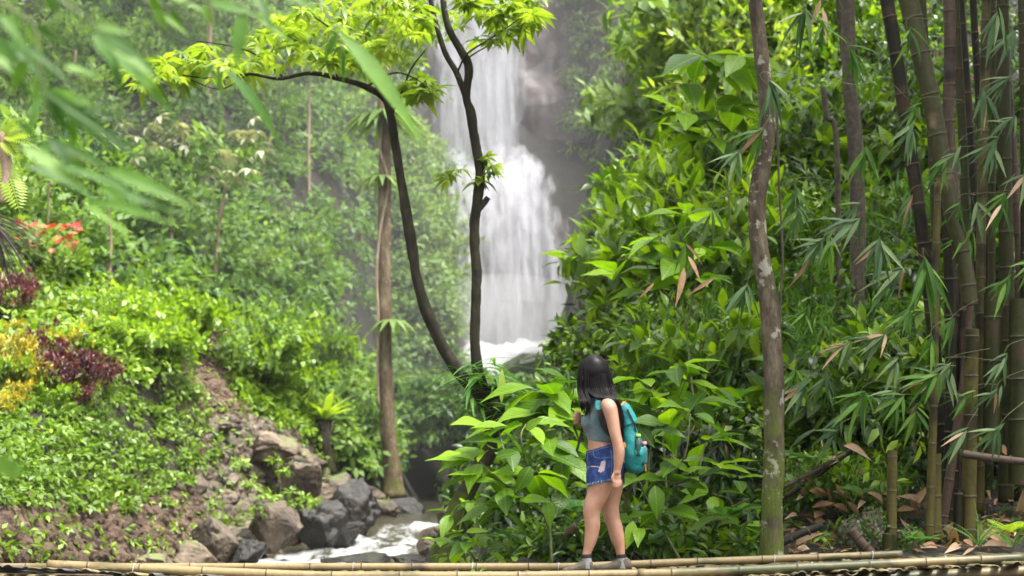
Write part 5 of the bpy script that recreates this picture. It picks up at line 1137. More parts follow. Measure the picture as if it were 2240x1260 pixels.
# ------------------------------------------------------------------ the hiker
PD = 10.25; MPP = PD / F
def Q(px, py, v=0.0): return P(px, py, PD + v)
def ell_tube(rings, sides=20, power=2.0):
    """rings: (px, py, v, rx px, ry m[, tilt px]) horizontal rings, closed"""
    V = []; a = np.linspace(0, 2 * np.pi, sides, endpoint=False)
    for r in rings:
        px, py, v, rx, ry = r[:5]; tl = r[5] if len(r) > 5 else 0
        c = Q(px, py, v); ca, sa = np.cos(a), np.sin(a)
        if power != 2.0: ca = np.sign(ca) * np.abs(ca) ** (2 / power); sa = np.sign(sa) * np.abs(sa) ** (2 / power)
        V.append(np.stack([c[0] + rx * MPP * ca, c[1] + ry * sa, c[2] - tl * MPP * ca], -1))
    n = len(rings); V = np.concatenate(V); i = np.arange(n - 1)[:, None] * sides; j = np.arange(sides)[None]; j2 = (j + 1) % sides
    Qd = np.stack([i + j, i + sides + j, i + sides + j2, i + j2], -1).reshape(-1, 4)
    k = len(V); V = np.vstack([V, V[:sides].mean(0), V[-sides:].mean(0)]); j = np.arange(sides); j2 = (j + 1) % sides
    return V, [Qd, np.vstack([np.stack([0 * j + k, j, j2], -1), np.stack([0 * j + k + 1, (n - 1) * sides + j2, (n - 1) * sides + j], -1)])]
def smooth_rings(rings, n):
    w = max(len(r) for r in rings); rings = [tuple(r) + (0,) * (w - len(r)) for r in rings]
    return [tuple(r) for r in smooth_path(rings, n)]
def limb_tube(pts, n=40, sides=16):
    p = smooth_path([(*Q(x, y, v), r * MPP) for x, y, v, r in pts], n)
    return tube(p[:, :3], np.maximum(p[:, 3], .002), sides)
def ball(px, py, v, rx, ry, rz, rot=None, sub=3):
    bm = bmesh.new(); bmesh.ops.create_icosphere(bm, subdivisions=sub, radius=1.0)
    V = np.array([w.co[:] for w in bm.verts]) * np.array([rx, ry, rz]); Fc = np.array([[w.index for w in f.verts] for f in bm.faces]); bm.free()
    if rot is not None: V = V @ np.array(rot).T
    return V + Q(px, py, v), [Fc]
def solid(name, pieces, voxel, iters=6):
    a = Acc()
    for p in pieces: a.add(*p)
    o = link(name, a.mesh(name)); rm = o.modifiers.new('r', 'REMESH'); rm.mode = 'VOXEL'; rm.voxel_size = voxel; rm.use_smooth_shade = True
    sm = o.modifiers.new('s', 'SMOOTH'); sm.factor = .5; sm.iterations = iters
    dg = bpy.context.evaluated_depsgraph_get(); me = bpy.data.meshes.new_from_object(o.evaluated_get(dg)); bpy.data.objects.remove(o)
    me.name = name; me.polygons.foreach_set('use_smooth', np.ones(len(me.polygons), bool)); return me
def rebase(me, b):
    me.transform(Matrix.Translation(-Vector([float(c) for c in b]))); return me

m, nt = newmat('skin'); tc = N(nt, 'ShaderNodeTexCoord'); n1 = noise(nt, 14, 4, .6, tc.outputs['Object'])
c = ramp(nt, n1.outputs['Fac'], [(.3, (.285, .145, .09)), (.7, (.37, .20, .13))]).outputs[0]
pb = N(nt, 'ShaderNodeBsdfPrincipled', i_Roughness=.48); L(nt, c, pb.inputs['Base Color']); pb.inputs['Subsurface Weight'].default_value = .12; pb.inputs['Subsurface Radius'].default_value = (.02, .008, .004); pb.inputs['Subsurface Scale'].default_value = .3
n2 = noise(nt, 220, 3, .6, tc.outputs['Object']); L(nt, bump(nt, n2.outputs['Fac'], .12, .002), pb.inputs['Normal']); out(nt, pb.outputs[0]); M['skin'] = m
M['knit'] = None
m, nt = newmat('ribbed_knit'); tc = N(nt, 'ShaderNodeTexCoord'); sp = N(nt, 'ShaderNodeSeparateXYZ'); L(nt, tc.outputs['Object'], sp.inputs[0])
at2 = N(nt, 'ShaderNodeMath', operation='ARCTAN2'); L(nt, sp.outputs[1], at2.inputs[0]); L(nt, sp.outputs[0], at2.inputs[1])
mu = N(nt, 'ShaderNodeMath', operation='MULTIPLY', i_1=110.0); L(nt, at2.outputs[0], mu.inputs[0]); sn = N(nt, 'ShaderNodeMath', operation='SINE'); L(nt, mu.outputs[0], sn.inputs[0])
n1 = noise(nt, 30, 5, .7, tc.outputs['Object']); n2 = noise(nt, 160, 3, .7, tc.outputs['Object'])
c = ramp(nt, n1.outputs['Fac'], [(.3, (.045, .095, .112)), (.7, (.095, .17, .19))]).outputs[0]
c = mixc(nt, ramp(nt, sn.outputs[0], [(0, (.30, .30, .30)), (.6, (0, 0, 0))]).outputs[0], c, (.04, .075, .09))
ad = N(nt, 'ShaderNodeMath', operation='ADD'); L(nt, sn.outputs[0], ad.inputs[0]); L(nt, n2.outputs['Fac'], ad.inputs[1])
pb = N(nt, 'ShaderNodeBsdfPrincipled', i_Roughness=.95); L(nt, c, pb.inputs['Base Color']); pb.inputs['Sheen Weight'].default_value = .35; L(nt, bump(nt, ad.outputs[0], .7, .006), pb.inputs['Normal']); out(nt, pb.outputs[0]); M['knit'] = m
M['denim'] = simple_mat('denim', [(.006, .014, .055), (.014, .032, .11), (.042, .075, .19)], 22, .85, .5, .004, .2)
M['denim_edge'] = simple_mat('frayed_denim', [(.10, .14, .22), (.24, .28, .36)], 60, .9)
M['torn'] = simple_mat('torn_threads', [(.24, .19, .20), (.40, .32, .33)], 90, .9, stretch=(1, 1, 4))
M['teal'] = simple_mat('teal_nylon', [(.002, .085, .09), (.004, .16, .16), (.008, .24, .23)], 9, .65, .6, .012, .4)
M['black_web'] = simple_mat('black_webbing', [(.003, .003, .003), (.008, .008, .009)], 40, .7)
M['orange'] = simple_mat('orange_leather', [(.34, .12, .03), (.5, .19, .05)], 30, .6)
M['sock'] = simple_mat('grey_sock', [(.14, .135, .14), (.23, .22, .23)], 60, .95)
M['shoe'] = simple_mat('taupe_suede', [(.038, .031, .023), (.078, .064, .048), (.12, .10, .078)], 22, .85)
M['sole'] = simple_mat('rubber_sole', [(.04, .034, .028), (.08, .068, .056)], 30, .8)
m, nt = newmat('black_hair'); tc = N(nt, 'ShaderNodeTexCoord'); oi = N(nt, 'ShaderNodeAttribute', attribute_name='tint')
c = ramp(nt, oi.outputs['Fac'], [(0, (.0015, .001, .0015)), (1, (.008, .0055, .006))]).outputs[0]
pb = N(nt, 'ShaderNodeBsdfPrincipled', i_Roughness=.42); L(nt, c, pb.inputs['Base Color']); pb.inputs['Specular IOR Level'].default_value = .14; pb.inputs['Anisotropic'].default_value = .5; out(nt, pb.outputs[0]); M['hair'] = m

base = Q(1322, 1252); base[2] = -0.028
her = empty('person', base, 'woman in blue-grey knit top and denim shorts walking on the bamboo bridge', 'person')
def fing(pts, r):
    return limb_tube([(x, y, v, q) for (x, y, v), q in zip(pts, np.linspace(r, r * .75, len(pts)))], 14, 8)
fd = nrm(np.array([-.62, .78, 0.02])); sd = np.array([-fd[1], fd[0], 0])       # where the face looks
def face(f, s, z, r):     # a ball on the head in face coordinates (metres)
    c = Q(1297, 822, 0.0) + fd * f + sd * s + np.array([0, 0, z]); bm = bmesh.new(); bmesh.ops.create_icosphere(bm, subdivisions=2, radius=1.0)
    V = np.array([w.co[:] for w in bm.verts]) * np.array(r); Fc = np.array([[w.index for w in g.verts] for g in bm.faces]); bm.free(); return V + c, [Fc]
pieces = [
    limb_tube([(1320, 1025, -.07, 31), (1314, 1055, -.08, 28.5), (1308, 1080, -.082, 24), (1298, 1103, -.084, 21), (1294, 1117, -.085, 19.3), (1295, 1134, -.085, 17.6), (1296, 1150, -.085, 17), (1292, 1180, -.085, 14), (1286, 1202, -.085, 10.2), (1282, 1218, -.085, 9), (1283, 1240, -.085, 10)]),
    limb_tube([(1332, 1025, .07, 31), (1336, 1060, .08, 28), (1335, 1088, .083, 23), (1335, 1108, .085, 19.8), (1337, 1126, .085, 18.6), (1340, 1139, .085, 17.2), (1345, 1152, .085, 17), (1350, 1174, .085, 16), (1356, 1198, .085, 11.5), (1358, 1216, .085, 9.5), (1360, 1240, .085, 10.5)]),
    ball(1287, 1113, -.10, .030, .032, .042), ball(1327, 1124, .075, .028, .030, .040),
    ell_tube(smooth_rings([(1327, 1045, 0, 33, .13), (1325, 1015, 0, 37, .15), (1318, 990, 0, 33, .138), (1315, 970, 0, 29, .122), (1313, 945, 0, 30, .125), (1311, 922, 0, 33, .135), (1315, 900, 0, 29, .145), (1317, 885, 0, 24, .15), (1312, 874, 0, 18, .10), (1303, 864, 0, 15, .055), (1300, 850, 0, 15, .052), (1299, 838, 0, 15, .05)], 40)),
    ball(1297, 818, 0, .079, .082, .108), ball(1293, 838, .02, .062, .066, .072),
    limb_tube([(1326, 884, -.135, 15), (1333, 892, -.185, 16.5), (1339, 915, -.20, 14.6), (1345, 945, -.212, 12.8), (1351, 970, -.215, 11.8), (1354, 988, -.213, 12.6), (1353, 1008, -.21, 11), (1350, 1028, -.205, 8.6), (1349, 1036, -.205, 8.8)]),
    limb_tube([(1322, 884, .135, 15), (1322, 892, .185, 17), (1322, 920, .205, 15), (1318, 950, .22, 12.5), (1310, 958, .215, 12), (1293, 945, .17, 11), (1276, 928, .12, 8.5), (1270, 922, .10, 8.5)]),
    # near hand, hanging: palm, four fingers, thumb
    ball(1350, 1043, -.205, .030, .018, .042),
    fing([(1357, 1050, -.205), (1358, 1058, -.207), (1356, 1066, -.207)], 3.0), fing([(1353, 1052, -.211), (1353, 1061, -.215), (1350, 1069, -.213)], 3.2), fing([(1348, 1052, -.214), (1347, 1061, -.219), (1344, 1068, -.216)], 3.2), fing([(1344, 1050, -.211), (1342, 1058, -.215), (1340, 1064, -.212)], 3.0),
    fing([(1343, 1036, -.215), (1339, 1044, -.222), (1339, 1053, -.222)], 3.3),
    # far hand closed on the strap
    ball(1266, 917, .085, .028, .030, .034),
    fing([(1268, 905, .06), (1259, 904, .05), (1256, 908, .07)], 3.0), fing([(1267, 911, .055), (1257, 911, .043), (1254, 915, .065)], 3.1), fing([(1267, 918, .055), (1257, 918, .043), (1254, 922, .065)], 3.1), fing([(1268, 924, .058), (1259, 925, .047), (1256, 928, .068)], 2.9),
    fing([(1270, 905, .09), (1262, 900, .075), (1257, 902, .06)], 3.2),
    face(.088, 0, -.018, (.013, .013, .020)), face(.076, 0, -.058, (.020, .020, .008)), face(.070, 0, -.090, (.022, .022, .018)), face(0.0, .084, -.02, (.018, .010, .030)), face(0.0, -.084, -.02, (.018, .010, .030)),
]
body = solid('body', pieces, .0062, 5); rebase(body, base)
link('body', body, her, M['skin'])
M['eye'] = simple_mat('eye', [(.03, .02, .015), (.05, .03, .02)], 20, .2)
for s in (-1, 1):
    V, f = face(.080, s * .031, .012, (.012, .012, .008)); link('eye', rebase(Acc().add(V, f).mesh('eye'), base), her, M['eye'])
V, f = face(.084, 0, -.058, (.021, .016, .006)); link('lips', rebase(Acc().add(V, f).mesh('lips'), base), her, simple_mat('lips', [(.35, .11, .09), (.42, .15, .12)], 20, .4))
# knit top
top = solid('top', [ell_tube(smooth_rings([(1317, 967, 0, 31.5, .132, 2), (1316, 957, 0, 32.5, .134, 2), (1313, 943, 0, 34.5, .139), (1310, 931, 0, 38, .146), (1309, 921, 0, 38.5, .150), (1312, 909, 0, 36, .152), (1315, 897, 0, 32, .152), (1317, 886, 0, 27, .146), (1312, 876, 0, 21, .105), (1304, 867, 0, 17.5, .064), (1301, 856, 0, 16.5, .058)], 36), 28),
                    ball(1288, 922, -.068, .058, .062, .062), ball(1288, 922, .068, .058, .062, .062)], .008, 7)
kt = rebase(top, base); ko = link('knit_top', kt, her, M['knit'])
# denim shorts
sh = [ell_tube(smooth_rings([(1316, 977, 0, 34, .140, -10), (1318, 990, 0, 37, .150, -5), (1322, 1005, 0, 41, .162), (1325, 1022, 0, 42.5, .170), (1325, 1038, 0, 41, .168), (1324, 1048, 0, 37, .155)], 24), 28),
      ell_tube(smooth_rings([(1322, 1022, -.085, 38, .085), (1318, 1040, -.088, 36, .092), (1317, 1055, -.090, 33.5, .098, -7)], 12), 24),
      ell_tube(smooth_rings([(1327, 1022, .085, 39, .085), (1326, 1045, .088, 41, .094), (1325, 1066, .090, 42, .100, -9)], 12), 24)]
shorts = solid('shorts', sh, .0075, 4)
from mathutils.bvhtree import BVHTree
def bvh_of(me): return BVHTree.FromPolygons([v.co[:] for v in me.vertices], [p.vertices[:] for p in me.polygons])
bs = bvh_of(shorts)
EYE = Vector((0, 0, CZ))
def onto(bv, px, py, off=.003):
    d = (Vector(Q(px, py)) - EYE).normalized(); h = bv.ray_cast(EYE, d)
    return np.array(h[0] - d * off) if h[0] is not None else None
def patch(bv, cx, cy, outline, off=.003):
    """a small patch that follows the cloth below it"""
    n = len(outline); V = []
    for s in (1.0, .7, .4, 0.05):
        for x, y in outline:
            p = onto(bv, cx + (x - cx) * s, cy + (y - cy) * s, off)
            V.append(p if p is not None else Q(cx + (x - cx) * s, cy + (y - cy) * s, -.17))
    Qd = np.array([[j * n + i, j * n + (i + 1) % n, (j + 1) * n + (i + 1) % n, (j + 1) * n + i] for j in range(3) for i in range(n)]); return np.array(V), [Qd]
def seam(bv, pts, r=.0013, n=24, off=.001):
    P2 = smooth_path(pts, n); V = [onto(bv, x, y, off) for x, y in P2]; V = [v for v in V if v is not None]
    return tube(np.array(V), r, 5)
so_pieces = [('torn_patch', patch(bs, 1316, 1020, [(1322, 1007), (1325, 1010), (1324, 1020), (1322, 1030), (1314, 1034), (1308, 1031), (1311, 1024), (1313, 1018), (1315, 1010)]), 'torn'), ('torn_patch', patch(bs, 1366, 1012, [(1364, 1004), (1367, 1006), (1366, 1020), (1363, 1024), (1362, 1012)]), 'torn'),
             ('pocket_seam', seam(bs, [(1298, 982), (1299, 996), (1305, 1001), (1320, 1002), (1334, 1000)]), 'denim_edge'), ('side_seam', seam(bs, [(1337, 985), (1338, 1010), (1337, 1040), (1334, 1052)]), 'denim_edge'), ('waistband_seam', seam(bs, [(1284, 991), (1300, 986), (1320, 980), (1338, 976)], .0016), 'denim_edge'), ('fly_seam', seam(bs, [(1285, 992), (1286, 1010), (1286, 1030)]), 'denim_edge')]
hem = Acc(); rr_ = np.random.default_rng(3)
for i in range(190):
    a = rr_.uniform(math.pi, 2 * math.pi); cx, cyy, v0, rx, ry, tl = (1317, 1054, -.090, 33.5, .098, -7) if i % 2 else (1325, 1065, .090, 42, .100, -9)
    if not i % 2: a = rr_.uniform(0, 2 * math.pi)
    px = cx + rx * math.cos(a); py = cyy + tl * math.cos(a) + rr_.uniform(-1, 1); v = v0 + ry * math.sin(a)
    hem.add(*tube(np.array([Q(px, py - 3, v), Q(px + rr_.uniform(-1, 1), py + 1.5, v), Q(px + rr_.uniform(-2.5, 2.5), py + rr_.uniform(1, 4.5), v)]), .0009, 4))
rebase(shorts, base); sho = link('denim_shorts', shorts, her, M['denim'])
for nm, (V, f), mk in so_pieces: link(nm, rebase(Acc().add(V, f).mesh(nm), base), sho, M[mk])
o = link('frayed_hem', rebase(hem.mesh('frayed_hem'), base), sho, M['denim_edge']); o['kind'] = 'stuff'
# socks and shoes
for (ax, v, toe, heel) in [(1282.5, -.085, 1230, 1298), (1359, .085, 1301, 1382)]:
    sk = link('sock', rebase(Acc().add(*limb_tube([(ax, 1214, v, 10), (ax + .5, 1222, v, 10.6), (ax + 2, 1234, v, 11.8), (ax + 2, 1244, v, 12)], 14)).mesh('sock'), base), her, M['sock'])
    link('sock_cuff', rebase(Acc().add(*limb_tube([(ax - .3, 1212, v, 10.3), (ax, 1216, v, 11.0), (ax + .2, 1220, v, 11.1)], 8)).mesh('cuff'), base), sk, M['black_web'])
    Lx = heel - toe; rings = []
    for f, hgt, wd in [(0, 5, .016), (.06, 9, .034), (.18, 12, .043), (.35, 15, .046), (.5, 20, .042), (.62, 26, .038), (.75, 30, .037), (.88, 28, .036), (.97, 21, .030), (1.0, 12, .018)]:
        rings.append((toe + f * Lx, hgt, wd))
    V = []; a = np.linspace(0, 2 * np.pi, 16, endpoint=False)
    for x, hgt, wd in smooth_path(rings, 26):
        c0 = Q(x, 1251, v); zc = -.022 + max(hgt, 2) * MPP / 2; ca, sa = np.cos(a), np.sin(a)
        V.append(np.stack([np.full(16, c0[0]), c0[1] + wd * np.sign(ca) * np.abs(ca) ** .8, zc + max(hgt, 2) * MPP / 2 * np.sign(sa) * np.abs(sa) ** .75], -1))
    V = np.concatenate(V); i = np.arange(25)[:, None] * 16; j = np.arange(16)[None]; j2 = (j + 1) % 16; Qd = np.stack([i + j, i + j2, i + 16 + j2, i + 16 + j], -1).reshape(-1, 4)
    k = len(V); V = np.vstack([V, V[:16].mean(0), V[-16:].mean(0)]); j = np.arange(16); j2 = (j + 1) % 16
    shoe = link('shoe', rebase(Acc().add(V, [Qd, np.vstack([np.stack([0 * j + k, j2, j], -1), np.stack([0 * j + k + 1, 25 * 16 + j, 25 * 16 + j2], -1)])]).mesh('shoe'), base), her, M['shoe'])
    sl = []
    for x, wd in [(toe - 1, .020), (toe + .1 * Lx, .042), (toe + .3 * Lx, .050), (toe + .55 * Lx, .045), (toe + .85 * Lx, .042), (heel + 1, .026)]: sl.append((x, wd))
    sl = smooth_path(sl, 20); so_ = []
    for x, wd in sl:
        c0 = Q(x, 1251, v); so_ += [[c0[0], c0[1] - wd, -.028], [c0[0], c0[1] + wd, -.028], [c0[0], c0[1] + wd, -.012], [c0[0], c0[1] - wd, -.012]]
    i = np.arange(19)[:, None] * 4; j = np.arange(4)[None]; j2 = (j + 1) % 4; Qd = np.stack([i + j, i + 4 + j, i + 4 + j2, i + j2], -1).reshape(-1, 4)
    link('sole', rebase(Acc().add(np.array(so_), [np.vstack([Qd, [[0, 1, 2, 3], [79, 78, 77, 76]]])]).mesh('sole', False), base), shoe, M['sole'])
    for f, hgt in [(.44, 18), (.50, 21), (.56, 24), (.62, 27)]:
        x = toe + f * Lx; pts = [Q(x, 1251, v - .030), Q(x + 2, 1251, v), Q(x, 1251, v + .030)]
        for p_, dz in zip(pts, (-.3, .05, -.3)): p_[2] = -.022 + hgt * MPP * (1 + dz * .5) + .002
        link('lace', rebase(Acc().add(*tube(smooth_path(pts, 8), .0022, 5)).mesh('lace'), base), shoe, M['sole'])
# hair: a cap with long falling strands
hr = Acc(); r_ = np.random.default_rng(12)
bm = bmesh.new(); bmesh.ops.create_icosphere(bm, subdivisions=4, radius=1.0); Vc = np.array([w.co[:] for w in bm.verts]); Fc = np.array([[w.index for w in g.verts] for g in bm.faces]); bm.free()
k = np.clip((Vc @ fd - .45) / .3, 0, 1) * np.clip((.75 - Vc[:, 2]) / .3, 0, 1)
Vc2 = Vc * np.array([.105, .104, .128]) * (1 - .35 * k)[:, None] * (1 + .02 * fbm(Vc * np.array([6, 6, 1]), 2, 3))[:, None]
hr.add(Vc2 + Q(1299, 814, 0), [Fc], .4)
hr.add(*ell_tube(smooth_rings([(1300, 820, .0, 32, .095), (1304, 845, -.01, 32, .092), (1312, 866, -.015, 28, .085), (1330, 884, -.01, 18, .08), (1345, 905, -.01, 7, .07), (1351, 930, 0, 4.5, .055), (1354, 952, 0, 2, .03)], 20), 16), .3)
crown = Q(1300, 776, 0)
for i in range(620):
    a = r_.uniform(0, 1); dep = r_.uniform(-1, 1); sd_ = 1 - .5 * abs(2 * a - 1)
    if a < .16 and dep > .3: dep -= 1.0
    v0 = dep * .105 * math.sqrt(max(.05, 1 - (2 * a - 1) ** 2))
    x1, x2, x3 = 1270 + a * 58, 1263.5 + a * 74, 1265 + a * 82
    pts = [crown + np.array([(a - .5) * .05, dep * .03, -.003 - .01 * abs(dep)]), Q(x1, 788 + 6 * abs(2 * a - 1), v0 * .75), Q(x2, 826, v0 * 1.0), Q(x3 - 2, 852, v0 * .95 - .008)]
    if a < .24:
        pts += [Q(x3 + 2 + a * 20, 878, -.10 - .06 * (1 - dep) / 2 if dep < .2 else v0), Q(1271 + a * 70 + r_.uniform(-4, 4), 880 + r_.uniform(0, 1) ** 1.6 * 50 * (.4 + 2.0 * a), -.135 - .04 * a)]
    else:
        f = (a - .24) / .76; e_ = r_.uniform(0, 1)
        nv = -.175 if dep < 0 else -.02 + v0
        pts += [Q(1304 + f * 46, 870, nv * .95), Q(1335 + f * 25, 893, nv * .95 if f > .35 else -.10), Q(1354 + f * 11 + r_.uniform(-1.5, 1.5), 908 + 62 * e_ * (.5 + .5 * f), -.168 if dep < .3 else -.11 + v0 * .4)]
    hr.add(*tube(smooth_path(pts, 16), np.interp(np.linspace(0, 1, 16), [0, .15, .8, 1], [.003, .0055, .005, .001]) * r_.uniform(.6, 1.2), 5), float(r_.uniform(0, 1)))
o = link('hair', rebase(hr.mesh('hair'), base), her, M['hair'])

# ------------------------------------------------------------------ backpack and bottles
bb = Q(1385, 1036, 0)
pack = empty('backpack', bb, 'teal hiking backpack worn on the back of the woman', 'backpack')
RP = [(1364, 886, 0, 6, .08), (1363, 892, 0, 11, .12), (1365, 905, 0, 15, .138), (1369, 925, 0, 18.5, .146), (1374, 950, 0, 22, .150), (1381, 975, 0, 27, .152), (1384, 1000, 0, 27.5, .150), (1386, 1018, 0, 24, .14), (1387, 1030, 0, 18, .115), (1388, 1036, 0, 8, .06)]
V, f = ell_tube(smooth_rings(RP, 40), 36, 2.7)
cb = V.mean(0); dn = fbm(V * np.array([9, 9, 5]), 3, 6); fold = np.sin((V[:, 2] - cb[2]) * 55 + V[:, 0] * 30 + dn * 3) * np.clip((cb[2] - V[:, 2]) / .12 + .6, 0, 1); V[:, :2] += (V[:, :2] - cb[:2]) * (dn * .10 + fold * .022)[:, None]
pk = Acc().add(V, f).mesh('pack_body'); bp_ = bvh_of(pk); rebase(pk, bb); pbody = link('pack_body', pk, pack, M['teal'])
V, f = ell_tube(smooth_rings([(1362, 884, 0, 7, .09, -2), (1363, 889, 0, 13, .130, -4), (1366, 902, 0, 17, .148, -6), (1371, 918, 0, 20, .154, -8), (1374, 930, 0, 21.5, .156, -10)], 16), 32, 2.7)
V = V + (fbm(V * 12, 2, 3) * .006)[:, None]; link('lid', rebase(Acc().add(V, f).mesh('lid'), bb), pack, M['teal'])
V, f = ell_tube(smooth_rings([(1397, 978, -.125, 12, .042), (1397, 992, -.128, 13.5, .046), (1395, 1012, -.112, 12, .042), (1393, 1022, -.10, 9, .03)], 14), 20, 2.5)
link('side_pocket', rebase(Acc().add(V, f).mesh('side_pocket'), bb), pack, M['teal'])
def ribbon(pts, w, t, n=30):
    p = smooth_path([Q(*q) for q in pts], n); return tube(p, w, 8, flat=t / w)
def flatstrap(name, pts, w, mk, par=pack, nx=(1, 0, 0), n=30):
    p = smooth_path([Q(*q) for q in pts], n); T = nrm(np.gradient(p, axis=0)); s = nrm(np.cross(T, np.array([0, -1., .2]) if nx is None else np.array(nx, float))); h = np.cross(s, T) * .0035
    s = s * w / 2; V = np.stack([p - s - h, p + s - h, p + s + h, p - s + h], 1).reshape(-1, 3); i = np.arange(n - 1)[:, None] * 4; j = np.arange(4)[None]; j2 = (j + 1) % 4
    link(name, rebase(Acc().add(V, [np.vstack([np.stack([i + j, i + 4 + j, i + 4 + j2, i + j2], -1).reshape(-1, 4), [[0, 1, 2, 3], [(n - 1) * 4 + 3, (n - 1) * 4 + 2, (n - 1) * 4 + 1, (n - 1) * 4]]])]).mesh(name, False), bb), par, M[mk])
for sg in (-1, 1):
    flatstrap('shoulder_strap', [(1362, 894, sg * .09), (1346, 880, sg * .10), (1328, 870, sg * .118), (1314, 869, sg * .142), (1308, 880, sg * .165), (1309, 896, sg * .176)], .034, 'teal', nx=None)
    flatstrap('lower_strap', [(1308, 892, sg * .174), (1313, 910, sg * .176), (1320, 930, sg * .165), (1335, 950, sg * .155), (1356, 968, sg * .14)], .034, 'black_web', nx=None)
flatstrap('loose_strap', [(1276, 908, .075), (1275, 930, .06), (1271, 950, .055), (1266, 970, .05), (1262, 986, .05)], .018, 'black_web', nx=None)
flatstrap('lid_strap', [(1372, 895, -.152), (1380, 912, -.156), (1387, 928, -.15), (1391, 945, -.13)], .012, 'black_web', nx=None)
flatstrap('compression_strap', [(1362, 955, -.158), (1362, 975, -.160), (1363, 990, -.160)], .014, 'black_web', nx=None)
flatstrap('leather_tag', [(1364, 968, -.166), (1366, 973, -.166), (1366, 979, -.166)], .020, 'orange', nx=None)
flatstrap('zip_pull', [(1410, 996, -.05), (1411, 1010, -.052), (1412, 1020, -.05), (1413, 1031, -.048)], .010, 'orange', nx=None)
flatstrap('grab_loop', [(1358, 888, -.10), (1366, 880, -.08), (1376, 888, -.06)], .014, 'brown_twig' if 'brown_twig' in M else 'orange', nx=None)
def bottle(px, py, v, capc, bodyc, label, sc=1.0):
    b = Q(px, py, v); e = empty('bottle', b, label, 'bottle'); s = sc
    prof = [(0, .030), (.02, .031), (.10, .031), (.135, .030), (.15, .020), (.16, .014), (.175, .014)]
    pth = np.array([[0, 0, z * s] for z, r in prof]); m_ = simple_mat('bottle_' + label.split()[2], [bodyc, bodyc], 5, .12, 0)
    link('bottle_body', Acc().add(*tube(pth, np.array([r for z, r in prof]) * s, 16)).mesh('bottle_body'), e, m_)
    pth = np.array([[0, 0, z * s] for z in (.168, .171, .190, .194)]); link('cap', Acc().add(*tube(pth, np.array([.020, .0225, .0225, .019]) * s, 16)).mesh('cap'), e, simple_mat('cap_' + label.split()[2], [capc, capc], 5, .4, 0)); return e
bottle(1396, 998, -.150, (.30, .58, .07), (.02, .06, .045), 'bottle with lime green cap in the side pocket of the backpack', .82)
bottle(1409, 1015, -.125, (.62, .22, .38), (.03, .10, .10), 'bottle with pink cap in the side pocket of the backpack', .82)
# ------------------------------------------------------------------ bamboo bridge
def rail_z(front, X):
    if front: return np.interp(X, [-3.6, -3.1, -2.2, -1.3, 0, 1.1, 2.3, 3.6], [.085, .070, .030, -.004, -.004, .016, .068, .130])
    return np.interp(X, [-4.0, -3.0, 0.45, 1.25, 2.0, 2.95, 3.7], [-.030, -.030, -.030, .003, .030, .066, .095])
FY, BY = 9.6, 10.75
def deck_z(X, Y):
    f = (Y - FY) / (BY - FY); return rail_z(True, X) * (1 - f) + rail_z(False, X) * f - .034
M['pole'] = None
def pole_mat(name, green, tan, dark, bias):
    m, nt = newmat(name); tc = N(nt, 'ShaderNodeTexCoord'); mp = N(nt, 'ShaderNodeMapping'); mp.inputs['Scale'].default_value = (1.6, 6, 6); L(nt, tc.outputs['Object'], mp.inputs[0])
    n1 = noise(nt, 1.0, 4, .6, mp.outputs[0]); n2 = noise(nt, 30, 5, .65, tc.outputs['Object']); n3 = noise(nt, 3.2, 5, .6, tc.outputs['Object'])
    c = ramp(nt, n1.outputs['Fac'], [(bias - .06, green), (bias + .06, tan)]).outputs[0]
    c = mixc(nt, ramp(nt, n3.outputs['Fac'], [(.60, (0, 0, 0)), (.68, (.8, .8, .8))]).outputs[0], c, dark)
    c = mixc(nt, .5, c, ramp(nt, n2.outputs['Fac'], [(.3, (.6, .6, .6)), (.65, (1.2, 1.2, 1.2))]).outputs[0], 'MULTIPLY')
    pb = N(nt, 'ShaderNodeBsdfPrincipled', i_Roughness=.5); L(nt, c, pb.inputs['Base Color']); L(nt, bump(nt, n2.outputs['Fac'], .3, .004), pb.inputs['Normal']); out(nt, pb.outputs[0]); return m
M['pole'] = pole_mat('bridge_pole', (.036, .040, .008), (.155, .110, .042), (.016, .012, .007), .48)
M['pole_tan'] = pole_mat('bridge_pole_tan', (.070, .056, .013), (.175, .125, .050), (.018, .013, .008), .42)
M['slat'] = simple_mat('split_bamboo', [(.04, .034, .013), (.105, .085, .038), (.19, .16, .09)], 7, .65, .4, .004, rand=.35)
M['slat_dark'] = simple_mat('weathered_bamboo', [(.02, .018, .016), (.05, .042, .035)], 10, .6, .4, .004, rand=.3)
M['wire'] = simple_mat('wire_tie', [(.35, .36, .38), (.5, .5, .52)], 30, .4)
br = empty('bamboo_bridge', (0, 10.2, -.06), 'narrow footbridge of split bamboo slats between bamboo pole rails', 'bridge')
bo = np.array([0, 10.2, -.06])
